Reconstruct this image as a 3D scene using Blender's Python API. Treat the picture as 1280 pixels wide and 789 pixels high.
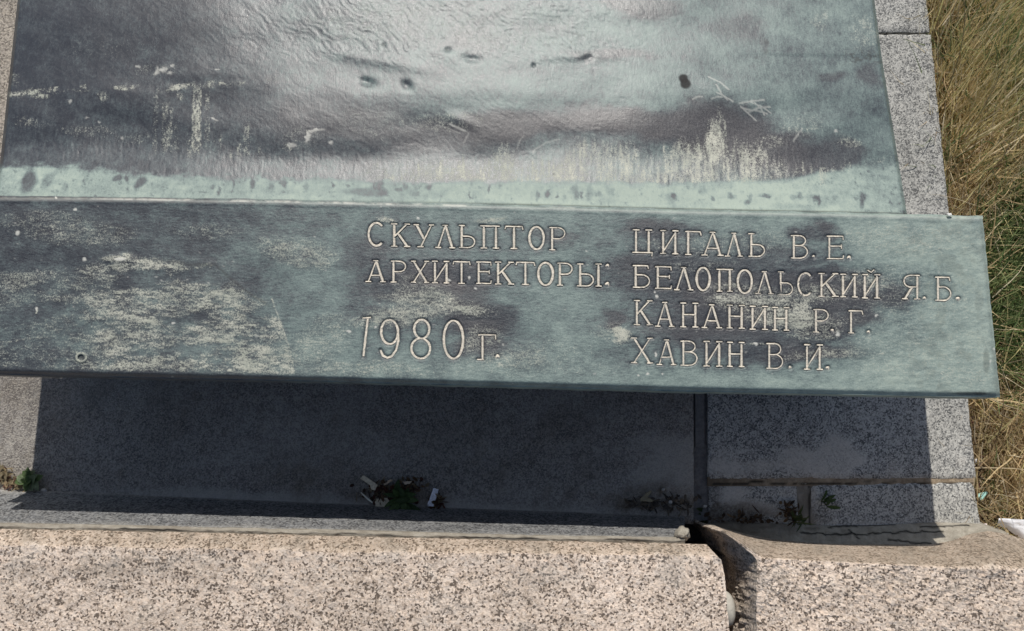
import bpy, math, random
import numpy as np
from mathutils import Vector

random.seed(7)
rng = np.random.default_rng(11)
for o in list(bpy.data.objects):
    bpy.data.objects.remove(o)
SC = bpy.context.scene
COL = SC.collection

# ------------------------------------------------------------------ camera, sky, sun, exposure
HC = 1.2                       # camera height above the slabs, metres
TILT = math.radians(9.6)       # lens axis leans this much away from straight down
FPX = 960.0                    # focal length in photograph pixels
cam_d = bpy.data.cameras.new('camera')
cam_d.sensor_width = 36.0
cam_d.lens = FPX / 1280 * 36.0
cam_d.clip_start = 0.02
cam_d.clip_end = 2000
cam = bpy.data.objects.new('camera', cam_d)
COL.objects.link(cam)
cam.location = (0, 0, HC)
cam.rotation_euler = (TILT, 0, 0)
SC.camera = cam

SUN_ZEN = math.radians(47)
SUN_AZ = math.radians(-4)      # measured from +Y towards +X
world = bpy.data.worlds.new("World")
SC.world = world
world.use_nodes = True
wn = world.node_tree
bg = wn.nodes['Background']
sky = wn.nodes.new('ShaderNodeTexSky')
sky.sky_type = 'NISHITA'
sky.sun_disc = False
sky.sun_elevation = math.pi / 2 - SUN_ZEN
sky.sun_rotation = SUN_AZ
wn.links.new(sky.outputs[0], bg.inputs[0])
bg.inputs[1].default_value = 0.085
sl = bpy.data.lights.new('sun', 'SUN')
sl.energy = 4.0
sl.angle = math.radians(0.55)
sl.color = (1.0, 0.955, 0.89)
sun = bpy.data.objects.new('sun', sl)
COL.objects.link(sun)
sd = Vector((math.sin(SUN_ZEN) * math.sin(SUN_AZ), math.sin(SUN_ZEN) * math.cos(SUN_AZ), math.cos(SUN_ZEN)))
sun.rotation_euler = sd.to_track_quat('Z', 'Y').to_euler()
sun.location = (0, 3, 4)
SC.view_settings.view_transform = 'Standard'
SC.view_settings.look = 'None'
SC.view_settings.exposure = 0.1
SC.view_settings.gamma = 1.0

# ------------------------------------------------------------------ surveying: photograph measure -> place at a known height
CT, ST = math.cos(TILT), math.sin(TILT)


def P(u, v, z):
    """point at height z that the survey photograph shows at (u, v); arrays welcome"""
    u = np.asarray(u, float); v = np.asarray(v, float); z = np.asarray(z, float)
    x_ = (u - 640) / FPX
    y_ = (394.5 - v) / FPX
    s = (HC - z) / (CT - y_ * ST)
    return np.stack(np.broadcast_arrays(x_ * s, (y_ * CT + ST) * s, z), -1)


# ------------------------------------------------------------------ noise
def _hash(ix, iy, seed):
    h = (ix.astype(np.int64) * 374761393 + iy.astype(np.int64) * 668265263 + seed * 1442695041) & 0xFFFFFFFF
    h = ((h ^ (h >> 13)) * 1274126177) & 0xFFFFFFFF
    h = (h ^ (h >> 16)) & 0xFFFFFFFF
    return h / 4294967295.0


def vn(x, y, seed=0):
    ix = np.floor(x); iy = np.floor(y)
    fx = x - ix; fy = y - iy
    fx = fx * fx * fx * (fx * (fx * 6 - 15) + 10); fy = fy * fy * fy * (fy * (fy * 6 - 15) + 10)
    a = _hash(ix, iy, seed); b = _hash(ix + 1, iy, seed)
    c = _hash(ix, iy + 1, seed); d = _hash(ix + 1, iy + 1, seed)
    return (a + (b - a) * fx + (c - a) * fy + (a - b - c + d) * fx * fy) * 2 - 1


def fbm(x, y, seed=0, octs=4, gain=0.5):
    s = 0; a = 1.0; n = 0
    for k in range(octs):
        s = s + a * vn(x * 2 ** k + 17.3 * k, y * 2 ** k - 9.1 * k, seed + k * 13)
        n += a; a *= gain
    return s / n


def ss(e0, e1, x):
    t = np.clip((x - e0) / (e1 - e0), 0, 1)
    return t * t * (3 - 2 * t)


def blob(U, V, cu, cv, ru, rv, soft=0.6, ang=0.0):
    ca, sa = math.cos(math.radians(ang)), math.sin(math.radians(ang))
    a = (U - cu) * ca + (V - cv) * sa
    b = -(U - cu) * sa + (V - cv) * ca
    d = np.sqrt((a / ru) ** 2 + (b / rv) ** 2)
    return ss(1 + soft * 0.5, 1 - soft * 0.5, d)


def table(U, V, us, vs, T):
    """smooth lookup of a coarse table (rows vs, columns us)"""
    us = np.array(us, float); vs = np.array(vs, float); T = np.array(T, float)
    Uc = np.clip(U, us[0], us[-1]); Vc = np.clip(V, vs[0], vs[-1])
    i = np.clip(np.searchsorted(us, Uc, side='right') - 1, 0, len(us) - 2)
    j = np.clip(np.searchsorted(vs, Vc, side='right') - 1, 0, len(vs) - 2)
    fu = (Uc - us[i]) / (us[i + 1] - us[i]); fv = (Vc - vs[j]) / (vs[j + 1] - vs[j])
    fu = fu * fu * (3 - 2 * fu); fv = fv * fv * (3 - 2 * fv)
    a = T[j, i]; b = T[j, i + 1]; c = T[j + 1, i]; d = T[j + 1, i + 1]
    return a + (b - a) * fu + (c - a) * fv + (a - b - c + d) * fu * fv


# ------------------------------------------------------------------ objects
def thing(name, label=None, cat=None, loc=(0, 0, 0), group=None, kind=None):
    o = bpy.data.objects.new(name, None)
    COL.objects.link(o)
    o.location = loc
    o.empty_display_size = 0.05
    tag(o, label, cat, group, kind)
    return o


def tag(o, label=None, cat=None, group=None, kind=None):
    if label: o['label'] = label
    if cat: o['category'] = cat
    if group: o['group'] = group
    if kind: o['kind'] = kind
    return o


def mesh_obj(name, verts, faces, mat, parent=None, smooth=True, attrs=None, mi=None):
    verts = np.asarray(verts, float).reshape(-1, 3)
    if parent is not None:
        w = np.array(world_loc(parent))
        verts = verts - w
    me = bpy.data.meshes.new(name)
    if isinstance(faces, np.ndarray):
        n = len(faces); k = faces.shape[1]
        me.vertices.add(len(verts)); me.vertices.foreach_set('co', verts.ravel())
        me.loops.add(n * k); me.loops.foreach_set('vertex_index', faces.ravel().astype(np.int32))
        me.polygons.add(n)
        me.polygons.foreach_set('loop_start', np.arange(0, n * k, k, dtype=np.int32))
        me.polygons.foreach_set('loop_total', np.full(n, k, dtype=np.int32))
        me.update(calc_edges=True)
    else:
        me.from_pydata(verts.tolist(), [], [list(f) for f in faces])
    if smooth:
        me.polygons.foreach_set('use_smooth', np.ones(len(me.polygons), bool))
    for m in (mat if isinstance(mat, (list, tuple)) else [mat]):
        me.materials.append(m)
    if attrs:
        for an, arr in attrs.items():
            arr = np.asarray(arr, float)
            at = me.attributes.new(an, 'FLOAT_COLOR', 'POINT')
            full = np.ones((len(verts), 4)); full[:, :arr.shape[1]] = arr
            at.data.foreach_set('color', full.ravel())
    me.validate()
    o = bpy.data.objects.new(name, me)
    COL.objects.link(o)
    if parent is not None:
        o.parent = parent
    return o


def world_loc(o):
    w = Vector(o.location)
    while o.parent is not None:
        o = o.parent
        w = w + Vector(o.location)
    return w


def grid_faces(nr, nc, off=0):
    i = np.arange(nr - 1)[:, None]; j = np.arange(nc - 1)[None, :]
    a = i * nc + j + off
    return np.stack([a, a + nc, a + nc + 1, a + 1], -1).reshape(-1, 4)


def skirted(Pg, depth_fn, A=None):
    """Pg (nr,nc,3) top sheet; adds outer walls that drop to depth_fn and a bottom; returns verts, quad faces, attrs"""
    nr, nc, _ = Pg.shape
    idx = np.arange(nr * nc).reshape(nr, nc)
    ring = np.concatenate([idx[0, :], idx[1:, -1], idx[-1, -2::-1], idx[-2:0:-1, 0]])
    top = Pg.reshape(-1, 3)
    rp = top[ring].copy()
    low = rp.copy(); low[:, 2] = depth_fn(rp)
    n = len(top); m = len(ring)
    v = np.concatenate([top, rp, low])
    r = np.arange(m); r2 = (r + 1) % m
    f = grid_faces(nr, nc)
    # decide orientation from the sheet: make rows run so that normal is up
    f2 = np.stack([n + r, n + r2, n + m + r2, n + m + r], -1)
    faces = np.concatenate([f, f2])
    at = None
    if A is not None:
        Af = A.reshape(nr * nc, -1)
        at = np.concatenate([Af, Af[ring], Af[ring]])
    return v, faces, at


# ------------------------------------------------------------------ materials
class NT:
    def __init__(s, name):
        s.m = bpy.data.materials.new(name); s.m.use_nodes = True
        s.t = s.m.node_tree; s.b = s.t.nodes['Principled BSDF']
        s.out = s.t.nodes['Material Output']

    def n(s, typ, **kw):
        nd = s.t.nodes.new(typ)
        for k, v in kw.items(): setattr(nd, k, v)
        return nd

    def set(s, sock, v):
        if hasattr(v, 'is_output') or isinstance(v, bpy.types.NodeSocket):
            s.t.links.new(v, sock)
        elif v is not None:
            if isinstance(v, (tuple, list)) and len(v) == 3 and sock.type == 'RGBA': v = (*v, 1)
            sock.default_value = v

    def coord(s, scale=(1, 1, 1), rot=(0, 0, 0)):
        tc = s.n('ShaderNodeTexCoord'); mp = s.n('ShaderNodeMapping')
        s.set(mp.inputs[0], tc.outputs['Object']); mp.inputs['Scale'].default_value = scale
        mp.inputs['Rotation'].default_value = rot
        return mp.outputs[0]

    def noise(s, vec, scale, detail=3, rough=0.55, dist=0.0, out=0):
        nd = s.n('ShaderNodeTexNoise'); s.set(nd.inputs['Vector'], vec)
        nd.inputs['Scale'].default_value = scale; nd.inputs['Detail'].default_value = detail
        nd.inputs['Roughness'].default_value = rough; nd.inputs['Distortion'].default_value = dist
        return nd.outputs[out]

    def voro(s, vec, scale, out='Color', feature='F1'):
        nd = s.n('ShaderNodeTexVoronoi', feature=feature); s.set(nd.inputs['Vector'], vec)
        nd.inputs['Scale'].default_value = scale
        return nd.outputs[out]

    def ramp(s, fac, stops, interp='LINEAR'):
        nd = s.n('ShaderNodeValToRGB'); s.set(nd.inputs[0], fac)
        cr = nd.color_ramp; cr.interpolation = interp
        while len(cr.elements) < len(stops): cr.elements.new(0.5)
        for e, (p, c) in zip(cr.elements, stops):
            e.position = p
            e.color = (c, c, c, 1) if isinstance(c, (int, float)) else (*c, 1)
        return nd.outputs[0]

    def mix(s, fac, a, b, mode='MIX'):
        nd = s.n('ShaderNodeMix', data_type='RGBA', blend_type=mode)
        s.set(nd.inputs[0], fac); s.set(nd.inputs[6], a); s.set(nd.inputs[7], b)
        return nd.outputs[2]

    def math(s, op, a, b=None, c=None, clamp=False):
        nd = s.n('ShaderNodeMath', operation=op, use_clamp=clamp)
        s.set(nd.inputs[0], a)
        if b is not None: s.set(nd.inputs[1], b)
        if c is not None: s.set(nd.inputs[2], c)
        return nd.outputs[0]

    def attr(s, name):
        nd = s.n('ShaderNodeAttribute', attribute_name=name)
        sp = s.n('ShaderNodeSeparateColor'); s.set(sp.inputs[0], nd.outputs['Color'])
        return nd.outputs['Color'], sp.outputs[0], sp.outputs[1], sp.outputs[2]

    def bump(s, h, strength=0.5, dist=0.001, nrm=None):
        nd = s.n('ShaderNodeBump'); s.set(nd.inputs['Height'], h)
        nd.inputs['Strength'].default_value = strength; nd.inputs['Distance'].default_value = dist
        if nrm is not None: s.set(nd.inputs['Normal'], nrm)
        return nd.outputs[0]

    def fin(s, col, rough, normal=None, spec=0.5, metal=0.0):
        s.set(s.b.inputs['Base Color'], col); s.set(s.b.inputs['Roughness'], rough)
        s.set(s.b.inputs['Specular IOR Level'], spec); s.set(s.b.inputs['Metallic'], metal)
        if normal is not None: s.set(s.b.inputs['Normal'], normal)
        return s.m


def simple(name, col, rough=0.7, var=0.25, scale=120, bump=0.3, spec=0.3):
    k = NT(name)
    v = k.coord()
    n = k.noise(v, scale, 4, 0.6)
    d = tuple(c * (1 - var) for c in col); l = tuple(min(1, c * (1 + var)) for c in col)
    return k.fin(k.ramp(n, [(0.3, d), (0.7, l)]), rough, k.bump(n, bump, 0.001), spec)


def granite(name, lights, mid, dark, scale, darkfrac, midfrac, big=6.0, bump=0.5, bd=0.0012, soft=0.35):
    """speckled crystals; attribute stain: R pale cement, G brown dirt, B near-black tone"""
    k = NT(name)
    v = k.coord()
    wob = k.noise(v, scale * 1.3, 2, 0.6, out=1)
    vv = k.n('ShaderNodeVectorMath', operation='MULTIPLY_ADD')
    k.set(vv.inputs[0], wob); vv.inputs[1].default_value = (1.1 / scale,) * 3; k.set(vv.inputs[2], v)
    vec = vv.outputs[0]
    c1 = k.voro(vec, scale); s1 = k.n('ShaderNodeSeparateColor'); k.set(s1.inputs[0], c1)
    c2 = k.voro(vec, scale * 0.55); s2 = k.n('ShaderNodeSeparateColor'); k.set(s2.inputs[0], c2)
    clus = k.noise(v, scale * 0.12, 3, 0.6)
    # crystals: light base varied per cell
    base = k.ramp(s2.outputs[0], [(0.0, lights[0]), (0.5, lights[1]), (1.0, lights[2])])
    m = k.math('ADD', s1.outputs[1], k.math('MULTIPLY', k.math('SUBTRACT', clus, 0.5), 0.7))
    mm = k.ramp(m, [(midfrac - 0.03, 1.0), (midfrac + 0.03, 0.0)])
    base = k.mix(mm, base, mid)
    dk = k.math('ADD', s1.outputs[0], k.math('MULTIPLY', k.math('SUBTRACT', clus, 0.5), 0.9))
    dm = k.ramp(dk, [(max(0.0, darkfrac - 0.04), 1.0), (darkfrac + 0.04, 0.0)])
    base = k.mix(dm, base, dark)
    fine = k.noise(v, scale * 3.2, 3, 0.7)
    base = k.mix(soft, base, k.mix(1.0, base, k.ramp(fine, [(0.25, 0.35), (0.75, 1.6)]), 'MULTIPLY'))
    lg = k.noise(v, big, 4, 0.6)
    base = k.mix(1.0, base, k.ramp(lg, [(0.3, (0.80, 0.79, 0.77)), (0.7, (1.08, 1.07, 1.06))]), 'MULTIPLY')
    _, r, g, b = k.attr('stain_shade')
    fn = k.ramp(k.noise(v, scale * 0.5, 5, 0.7), [(0.3, 0.45), (0.7, 1.0)])
    base = k.mix(k.math('MULTIPLY', r, fn, clamp=True), base, k.ramp(fine, [(0.3, (0.42, 0.395, 0.35)), (0.7, (0.66, 0.62, 0.55))]))
    base = k.mix(k.math('MULTIPLY', g, fn, clamp=True), base, k.ramp(fine, [(0.3, (0.075, 0.055, 0.035)), (0.7, (0.20, 0.155, 0.10))]))
    base = k.mix(k.math('MULTIPLY', b, fn, clamp=True), base, (0.018, 0.018, 0.017))
    h = k.math('ADD', k.math('MULTIPLY', k.noise(v, scale * 0.7, 4, 0.65), 1.0), k.math('MULTIPLY', s1.outputs[0], 0.35))
    return k.fin(base, 0.72, k.bump(h, bump, bd), 0.35)


M = {}
M['grey_granite'] = granite('grey_granite', [(0.43, 0.425, 0.395), (0.53, 0.525, 0.485), (0.37, 0.365, 0.345)], (0.275, 0.275, 0.26), (0.115, 0.116, 0.114), 520, 0.22, 0.40, bump=0.6)
M['warm_granite'] = granite('warm_granite', [(0.36, 0.33, 0.29), (0.42, 0.39, 0.345), (0.31, 0.29, 0.27)], (0.24, 0.22, 0.20), (0.16, 0.145, 0.135), 520, 0.15, 0.40, bump=1.0, bd=0.003)
M['tan_granite'] = granite('tan_granite', [(0.38, 0.33, 0.27), (0.46, 0.41, 0.34), (0.32, 0.28, 0.24)], (0.26, 0.23, 0.19), (0.14, 0.12, 0.10), 420, 0.14, 0.4, bump=0.8, bd=0.002)
M['pink_granite'] = granite('pink_granite', [(0.72, 0.575, 0.455), (0.79, 0.67, 0.56), (0.64, 0.52, 0.42)], (0.50, 0.40, 0.315), (0.15, 0.115, 0.088), 430, 0.20, 0.28, bump=0.9, bd=0.0022)
M['ledge_granite'] = granite('ledge_granite', [(0.24, 0.245, 0.25), (0.29, 0.29, 0.285), (0.20, 0.205, 0.215)], (0.15, 0.155, 0.16), (0.06, 0.06, 0.062), 420, 0.24, 0.45, bump=0.4)


def cement(name, c0, c1, scale=60, bump=0.9, crack=True):
    k = NT(name)
    v = k.coord()
    n = k.noise(v, scale, 6, 0.65)
    f = k.noise(v, scale * 9, 3, 0.7)
    col = k.ramp(k.math('ADD', k.math('MULTIPLY', n, 0.7), k.math('MULTIPLY', f, 0.3)), [(0.36, c0), (0.64, c1)])
    h = k.math('ADD', n, k.math('MULTIPLY', f, 0.4))
    _, r, g, b = k.attr('stain_shade')
    col = k.mix(g, col, (0.10, 0.075, 0.05))
    col = k.mix(b, col, (0.015, 0.014, 0.013))
    return k.fin(col, 0.9, k.bump(h, bump, 0.003), 0.2)


M['cement'] = cement('cement', (0.24, 0.215, 0.175), (0.40, 0.37, 0.31))
M['sandy_mortar'] = cement('sandy_mortar', (0.20, 0.15, 0.10), (0.42, 0.34, 0.24), 110)
M['dark_mortar'] = cement('dark_mortar', (0.12, 0.115, 0.11), (0.24, 0.23, 0.215), 110)


def bronze(name, streak_scale, streak_rot=0.0, r0=0.35, spec=0.6, bmp=0.38):
    """patina attribute: R verdigris ramp, G pale crust, B brown film ; wear attribute: R rough, G white chip, B black spot"""
    k = NT(name)
    v = k.coord()
    _, t, c, p = k.attr('patina')
    _, wr, ww, wb = k.attr('wear')
    n1 = k.noise(v, 35, 6, 0.65)
    n2 = k.noise(v, 420, 4, 0.75)
    n3 = k.noise(v, 1050, 2, 0.8)
    n2 = k.ramp(k.math('ADD', k.math('MULTIPLY', n2, 0.5), k.math('MULTIPLY', n3, 0.5)), [(0.36, 0.0), (0.64, 1.0)])
    st = k.ramp(k.noise(k.coord(streak_scale, (0, 0, streak_rot)), 1.0, 5, 0.75), [(0.32, 0.0), (0.68, 1.0)])
    tt = k.math('ADD', t, k.math('MULTIPLY', k.math('SUBTRACT', n1, 0.5), 0.34))
    tt = k.math('ADD', tt, k.math('MULTIPLY', k.math('SUBTRACT', st, 0.5), 0.22))
    tt = k.math('ADD', tt, k.math('MULTIPLY', k.math('SUBTRACT', n2, 0.5), 0.30), clamp=True)
    col = k.ramp(tt, [(0.0, (0.030, 0.032, 0.038)), (0.2, (0.062, 0.072, 0.077)), (0.45, (0.132, 0.170, 0.160)),
                      (0.7, (0.225, 0.278, 0.248)), (1.0, (0.33, 0.385, 0.325))])
    col = k.mix(p, col, k.ramp(n2, [(0.3, (0.056, 0.053, 0.054)), (0.7, (0.108, 0.100, 0.098))]))
    cf = k.math('ADD', c, k.math('MULTIPLY', k.math('SUBTRACT', n2, 0.5), 1.15))
    cf = k.math('ADD', cf, k.math('MULTIPLY', k.math('SUBTRACT', st, 0.5), 0.55))
    cm = k.ramp(cf, [(0.42, 0.0), (1.0, 1.0)])
    cm = k.math('MULTIPLY', cm, k.ramp(c, [(0.02, 0.0), (0.2, 1.0)]))
    col = k.mix(cm, col, k.ramp(n1, [(0.35, (0.34, 0.35, 0.285)), (0.65, (0.50, 0.49, 0.40))]))
    col = k.mix(k.math('MULTIPLY', ww, 0.8), col, (0.58, 0.565, 0.50))
    col = k.mix(wb, col, (0.022, 0.02, 0.018))
    rgh = k.math('ADD', r0, k.math('MULTIPLY', tt, 0.20))
    rgh = k.math('ADD', rgh, k.math('MULTIPLY', cm, 0.25))
    rgh = k.math('ADD', rgh, k.math('MULTIPLY', wr, 0.3))
    rgh = k.math('ADD', rgh, k.math('MULTIPLY', wb, 0.4))
    rgh = k.math('ADD', rgh, k.math('MULTIPLY', k.math('SUBTRACT', n2, 0.5), 0.12), clamp=True)
    h = k.math('ADD', k.math('MULTIPLY', n2, 0.5), k.math('MULTIPLY', st, 0.8))
    h = k.math('ADD', h, k.math('MULTIPLY', cm, 0.35))
    return k.fin(col, rgh, k.bump(h, bmp, 0.0007), spec, 0.06)


M['sheet_bronze'] = bronze('sheet_bronze', (230, 80, 230), 0, 0.36, 0.5, 0.22)
M['plaque_bronze'] = bronze('plaque_bronze', (110, 300, 300), math.radians(3), 0.40, 0.45, 0.34)
M['letter_fill'] = simple('letter_fill', (0.60, 0.54, 0.44), 0.85, 0.3, 420, 0.6)
M['dark_bronze'] = simple('dark_bronze', (0.035, 0.038, 0.042), 0.55, 0.3, 90)

# ------------------------------------------------------------------ curves of the photograph's edges
def curve(pts):
    xs = [p[0] for p in pts]; ys = [p[1] for p in pts]
    return lambda u: np.interp(u, xs, ys)


rim = curve([(-90, 243.5), (0, 245), (150, 246.5), (350, 249.5), (500, 253), (640, 256), (860, 262), (1040, 265.5), (1130, 267.5), (1228, 270), (1300, 271)])
low = curve([(-90, 466), (0, 468.5), (200, 473), (400, 477), (640, 483.5), (860, 489.5), (1040, 493), (1180, 496), (1250, 497)])
ledge_base = curve([(-400, 600), (-100, 609), (65, 613), (302, 624), (430, 629.5), (640, 637), (850, 645), (870, 646)])
ledge_top = curve([(-400, 644), (-100, 651), (0, 654), (430, 663), (640, 669), (857, 672.5), (900, 673)])
pink_edge = curve([(-400, 672), (-100, 679), (0, 681), (430, 690), (640, 692.5), (894, 695), (920, 696)])
r_strip = curve([(889, 655), (905, 660), (930, 667), (965, 674), (1010, 678.5), (1060, 680.5), (1120, 681), (1165, 680.5), (1190, 676), (1212, 668), (1235, 663.5), (1260, 668), (1290, 678), (1340, 684), (1600, 688)])
r_edge = curve([(889, 656.5), (915, 673), (930, 685), (946, 698), (1010, 701.5), (1137, 707.5), (1224, 712), (1280, 712.5), (1600, 722)])
slab_right = lambda v: 1158 + 0.103 * np.asarray(v, float)
Z_L, Z_C, Z_P, Z_S = 0.13, 0.165, 0.25, 0.235     # ledge top, curb top, plaque face, bronze sheet at the rim
Z_G = -0.06                                       # soil level

# ------------------------------------------------------------------ ground
kg = NT('soil')
vg = kg.coord()
ng = kg.noise(vg, 9, 6, 0.7); nf = kg.noise(vg, 140, 4, 0.7)
cg = kg.ramp(kg.math('ADD', kg.math('MULTIPLY', ng, 0.6), kg.math('MULTIPLY', nf, 0.4)), [(0.35, (0.10, 0.07, 0.045)), (0.5, (0.20, 0.15, 0.095)), (0.68, (0.36, 0.28, 0.18))])
M['soil'] = kg.fin(cg, 0.95, kg.bump(kg.math('ADD', ng, nf), 0.9, 0.01), 0.1)
gx = np.concatenate([[-300, -60, -12, -4], np.linspace(-2.2, 2.6, 61), [5, 12, 60, 300]])
gy = np.concatenate([[-300, -60, -12, -4], np.linspace(-2.0, 3.0, 61), [5, 12, 60, 300]])
GX, GY = np.meshgrid(gx, gy)
near = np.exp(-((GX / 3) ** 2 + (GY / 3) ** 2))
GZ = Z_G + 0.012 * fbm(GX * 4, GY * 4, 3) * near - 0.004
gr = mesh_obj('ground', np.stack([GX, GY, GZ], -1), grid_faces(len(gy), len(gx))[:, ::-1], M['soil'])
tag(gr, kind='structure')


def flipcheck(o):
    """make the largest part of the sheet face upwards"""
    me = o.data
    n = np.zeros(len(me.polygons) * 3); me.polygons.foreach_get('normal', n)
    a = np.zeros(len(me.polygons)); me.polygons.foreach_get('area', a)
    return float((n.reshape(-1, 3)[:, 2] * a).sum())


if flipcheck(gr) < 0: gr.data.flip_normals()

# ------------------------------------------------------------------ granite plinth: slabs, joints, ledge
plinth = thing('granite_plinth', 'grey and tan granite slab base lying under the green bronze plaque', 'stone base', (0, 0, Z_G))


def px_grid(corners, step=4.0):
    """corners TL,TR,BR,BL in photograph pixels -> U,V arrays, rows from bottom to top"""
    (a, b, c, d) = [np.array(q, float) for q in corners]
    nc = max(3, int(max(np.linalg.norm(b - a), np.linalg.norm(c - d)) / step) + 1)
    nr = max(3, int(max(np.linalg.norm(d - a), np.linalg.norm(c - b)) / step) + 1)
    s = np.linspace(0, 1, nc)[None, :, None]; t = np.linspace(0, 1, nr)[:, None, None]
    e = (d * (1 - s) + c * s) * (1 - t) + (a * (1 - s) + b * s) * t
    return e[..., 0], e[..., 1]


def slab(corners, mat, label=None, z=0.0, thick=0.055, step=4.0, stain_shade=None, rough=0.0006, name='granite_slab', round_=0.0022, seed=5, tiltz=None):
    U, V = px_grid(corners, step)
    # push borders in/out a little: broken arris
    nr, nc = U.shape
    jit = 0.9
    U[:, 0] += jit * fbm(V[:, 0] / 9, V[:, 0] * 0 + 3, seed); U[:, -1] += jit * fbm(V[:, -1] / 9, V[:, -1] * 0 + 7, seed + 1)
    V[0, :] += jit * fbm(U[0, :] / 9, U[0, :] * 0 + 5, seed + 2); V[-1, :] += jit * fbm(U[-1, :] / 9, U[-1, :] * 0 + 9, seed + 3)
    Z = z + rough * fbm(U / 14, V / 14, seed, 4) + 0.0015 * fbm(U / 120, V / 120, seed + 4, 2)
    if tiltz is not None: Z = Z + tiltz(U, V)
    Z[0, :] -= round_; Z[-1, :] -= round_; Z[:, 0] -= round_; Z[:, -1] -= round_
    G = P(U, V, Z)
    A = stain_shade(U, V) if stain_shade else np.zeros(U.shape + (3,))
    v, f, at = skirted(G, lambda r: r[:, 2] * 0 + z - thick, A)
    o = mesh_obj(name, v, f, mat, plinth, smooth=False, attrs={'stain_shade': at})
    if flipcheck(o) < 0: o.data.flip_normals()
    if label: o['label'] = label
    return o


def st_left(U, V):
    w = fbm(U / 40, V / 25, 31, 5); w2 = fbm(U / 9, V / 9, 36, 4)
    base = ledge_base(U) - V
    R = 0.9 * ss(16, 2, base + 10 * w) * ss(60, 260, U) * ss(900, 700, U) + 0.8 * blob(U + 30 * w, V + 25 * w, 850, 590, 62, 42, 0.8)
    R = R + 0.55 * ss(24, 0, base + 16 * w) * ss(70, 20, U)
    Gd = 0.9 * blob(U + 25 * w, V + 16 * w, 825, 626, 66, 20, 0.8) + 0.85 * blob(U + 25 * w, V + 14 * w, 497, 622, 55, 20, 0.8)
    Gd = Gd + 0.95 * ss(28, 8, base + 9 * w) * ss(75, 40, U) + 0.35 * blob(U + 40 * w, V, 395, 600, 60, 40, 1)
    w3 = fbm(U / 130 + V / 260, V / 70, 38, 5, 0.6)
    R = np.maximum(R, 0.26 * ss(-0.05, 0.5, w3) + 0.15 * ss(0.25, 0.6, w2))
    B = 0.35 * ss(0.1, 0.5, w) * ss(560, 480, V)  # patchy darkening, stronger towards the plaque
    Gd = Gd + 0.45 * ss(0.05, 0.45, fbm(U / 24 + V / 50, V / 60 - U / 90, 39, 5, 0.65))
    return np.clip(np.stack([R, Gd * (0.6 + 0.6 * w2), B], -1), 0, 1)


slab([(-260, 345), (866, 345), (867.5, 655), (-260, 607)], M['warm_granite'], 'large granite slab with a sunlit tan strip at its left end', stain_shade=st_left, seed=5, rough=0.0012)


def st_mid(U, V):
    w = fbm(U / 30, V / 25, 41, 5)
    R = 1.1 * blob(U + 26 * w, V + 22 * w, 1028, 572, 46, 23, 0.7) + 0.8 * blob(U + 10 * w, V + 14 * w, 1113, 582, 9, 9, 0.7) + 0.5 * blob(U + 10 * w, V, 1198, 577, 7, 6, 0.7) \
        + 0.8 * blob(U + 26 * w, V + 12 * w, 925, 584, 60, 10, 0.8) + 0.45 * blob(U + 10 * w, V + 6 * w, 1070, 576, 14, 9, 0.7) + 0.5 * blob(U + 20 * w, V + 14 * w, 905, 575, 16, 14, 0.7)
    R = np.clip(R * (0.9 + 0.6 * w), 0, 1)
    G = 0.25 * ss(592, 600, V + 4 * w) * ss(940, 1000, U)
    return np.clip(np.stack([R, G, R * 0], -1), 0, 1)


slab([(884, 44), (slab_right(44) + 0.5, 43.2), (slab_right(598.5), 598), (885, 598.5)], M['grey_granite'], 'long pale grey slab running under the right end of the plaque', stain_shade=st_mid, seed=15)
slab([(884, -170), (slab_right(-170), -170), (slab_right(41), 40.3), (884, 41)], M['grey_granite'], 'grey slab above the dark joint beside the bronze', seed=25)
slab([(-260, -170), (866, -170), (866, 342), (-260, 342)], M['tan_granite'], 'tan slab left of the bronze', seed=35)


def st_e(U, V):
    w = fbm(U / 20, V / 12, 51, 5)
    R = 1.0 * blob(U + 18 * w, V + 8 * w, 917, 616, 17, 12, 0.7) + 0.9 * blob(U + 20 * w, V + 7 * w, 948, 635, 44, 7, 0.8, 12) + 0.5 * blob(U, V, 990, 620, 12, 20, 0.8)
    G = 0.9 * blob(U + 20 * w, V + 10 * w, 925, 645, 46, 14, 0.9) + 0.4 * blob(U, V, 890, 625, 12, 40, 0.8)
    return np.clip(np.stack([R, G, 0.3 * G], -1), 0, 1)


slab([(885.5, 605.5), (998, 606.5), (1000, 668), (886, 664)], M['grey_granite'], 'small dirt-smeared granite block beside the gap', stain_shade=st_e, seed=45, z=-0.002)


def st_f(U, V):
    w = fbm(U / 20, V / 12, 61, 5)
    R = 0.7 * ss(646, 662, V + 7 * w) + 0.8 * ss(1022, 1015, U + 6 * w)
    G = 0.7 * ss(1045, 1015, U + 14 * w) * ss(625, 650, V)
    return np.clip(np.stack([R, G, R * 0], -1), 0, 1)


slab([(1014, 606.5), (slab_right(603) - 4, 602.5), (slab_right(676), 672), (1014, 676)], M['grey_granite'], 'short grey block at the lower right corner of the base', stain_shade=st_f, seed=55, z=-0.001)


def joint(name, corners, mat, z, label=None, stain_shade=None, seed=3, amp=0.0012, step=2.5):
    U, V = px_grid(corners, step)
    Z = z + amp * fbm(U / 8, V / 4, seed, 4)
    A = stain_shade(U, V) if stain_shade else np.zeros(U.shape + (3,))
    v, f, at = skirted(P(U, V, Z), lambda r: r[:, 2] * 0 - 0.055, A)
    o = mesh_obj(name, v, f, mat, plinth, smooth=False, attrs={'stain_shade': at})
    if flipcheck(o) < 0: o.data.flip_normals()
    if label: o['label'] = label
    return o


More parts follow.
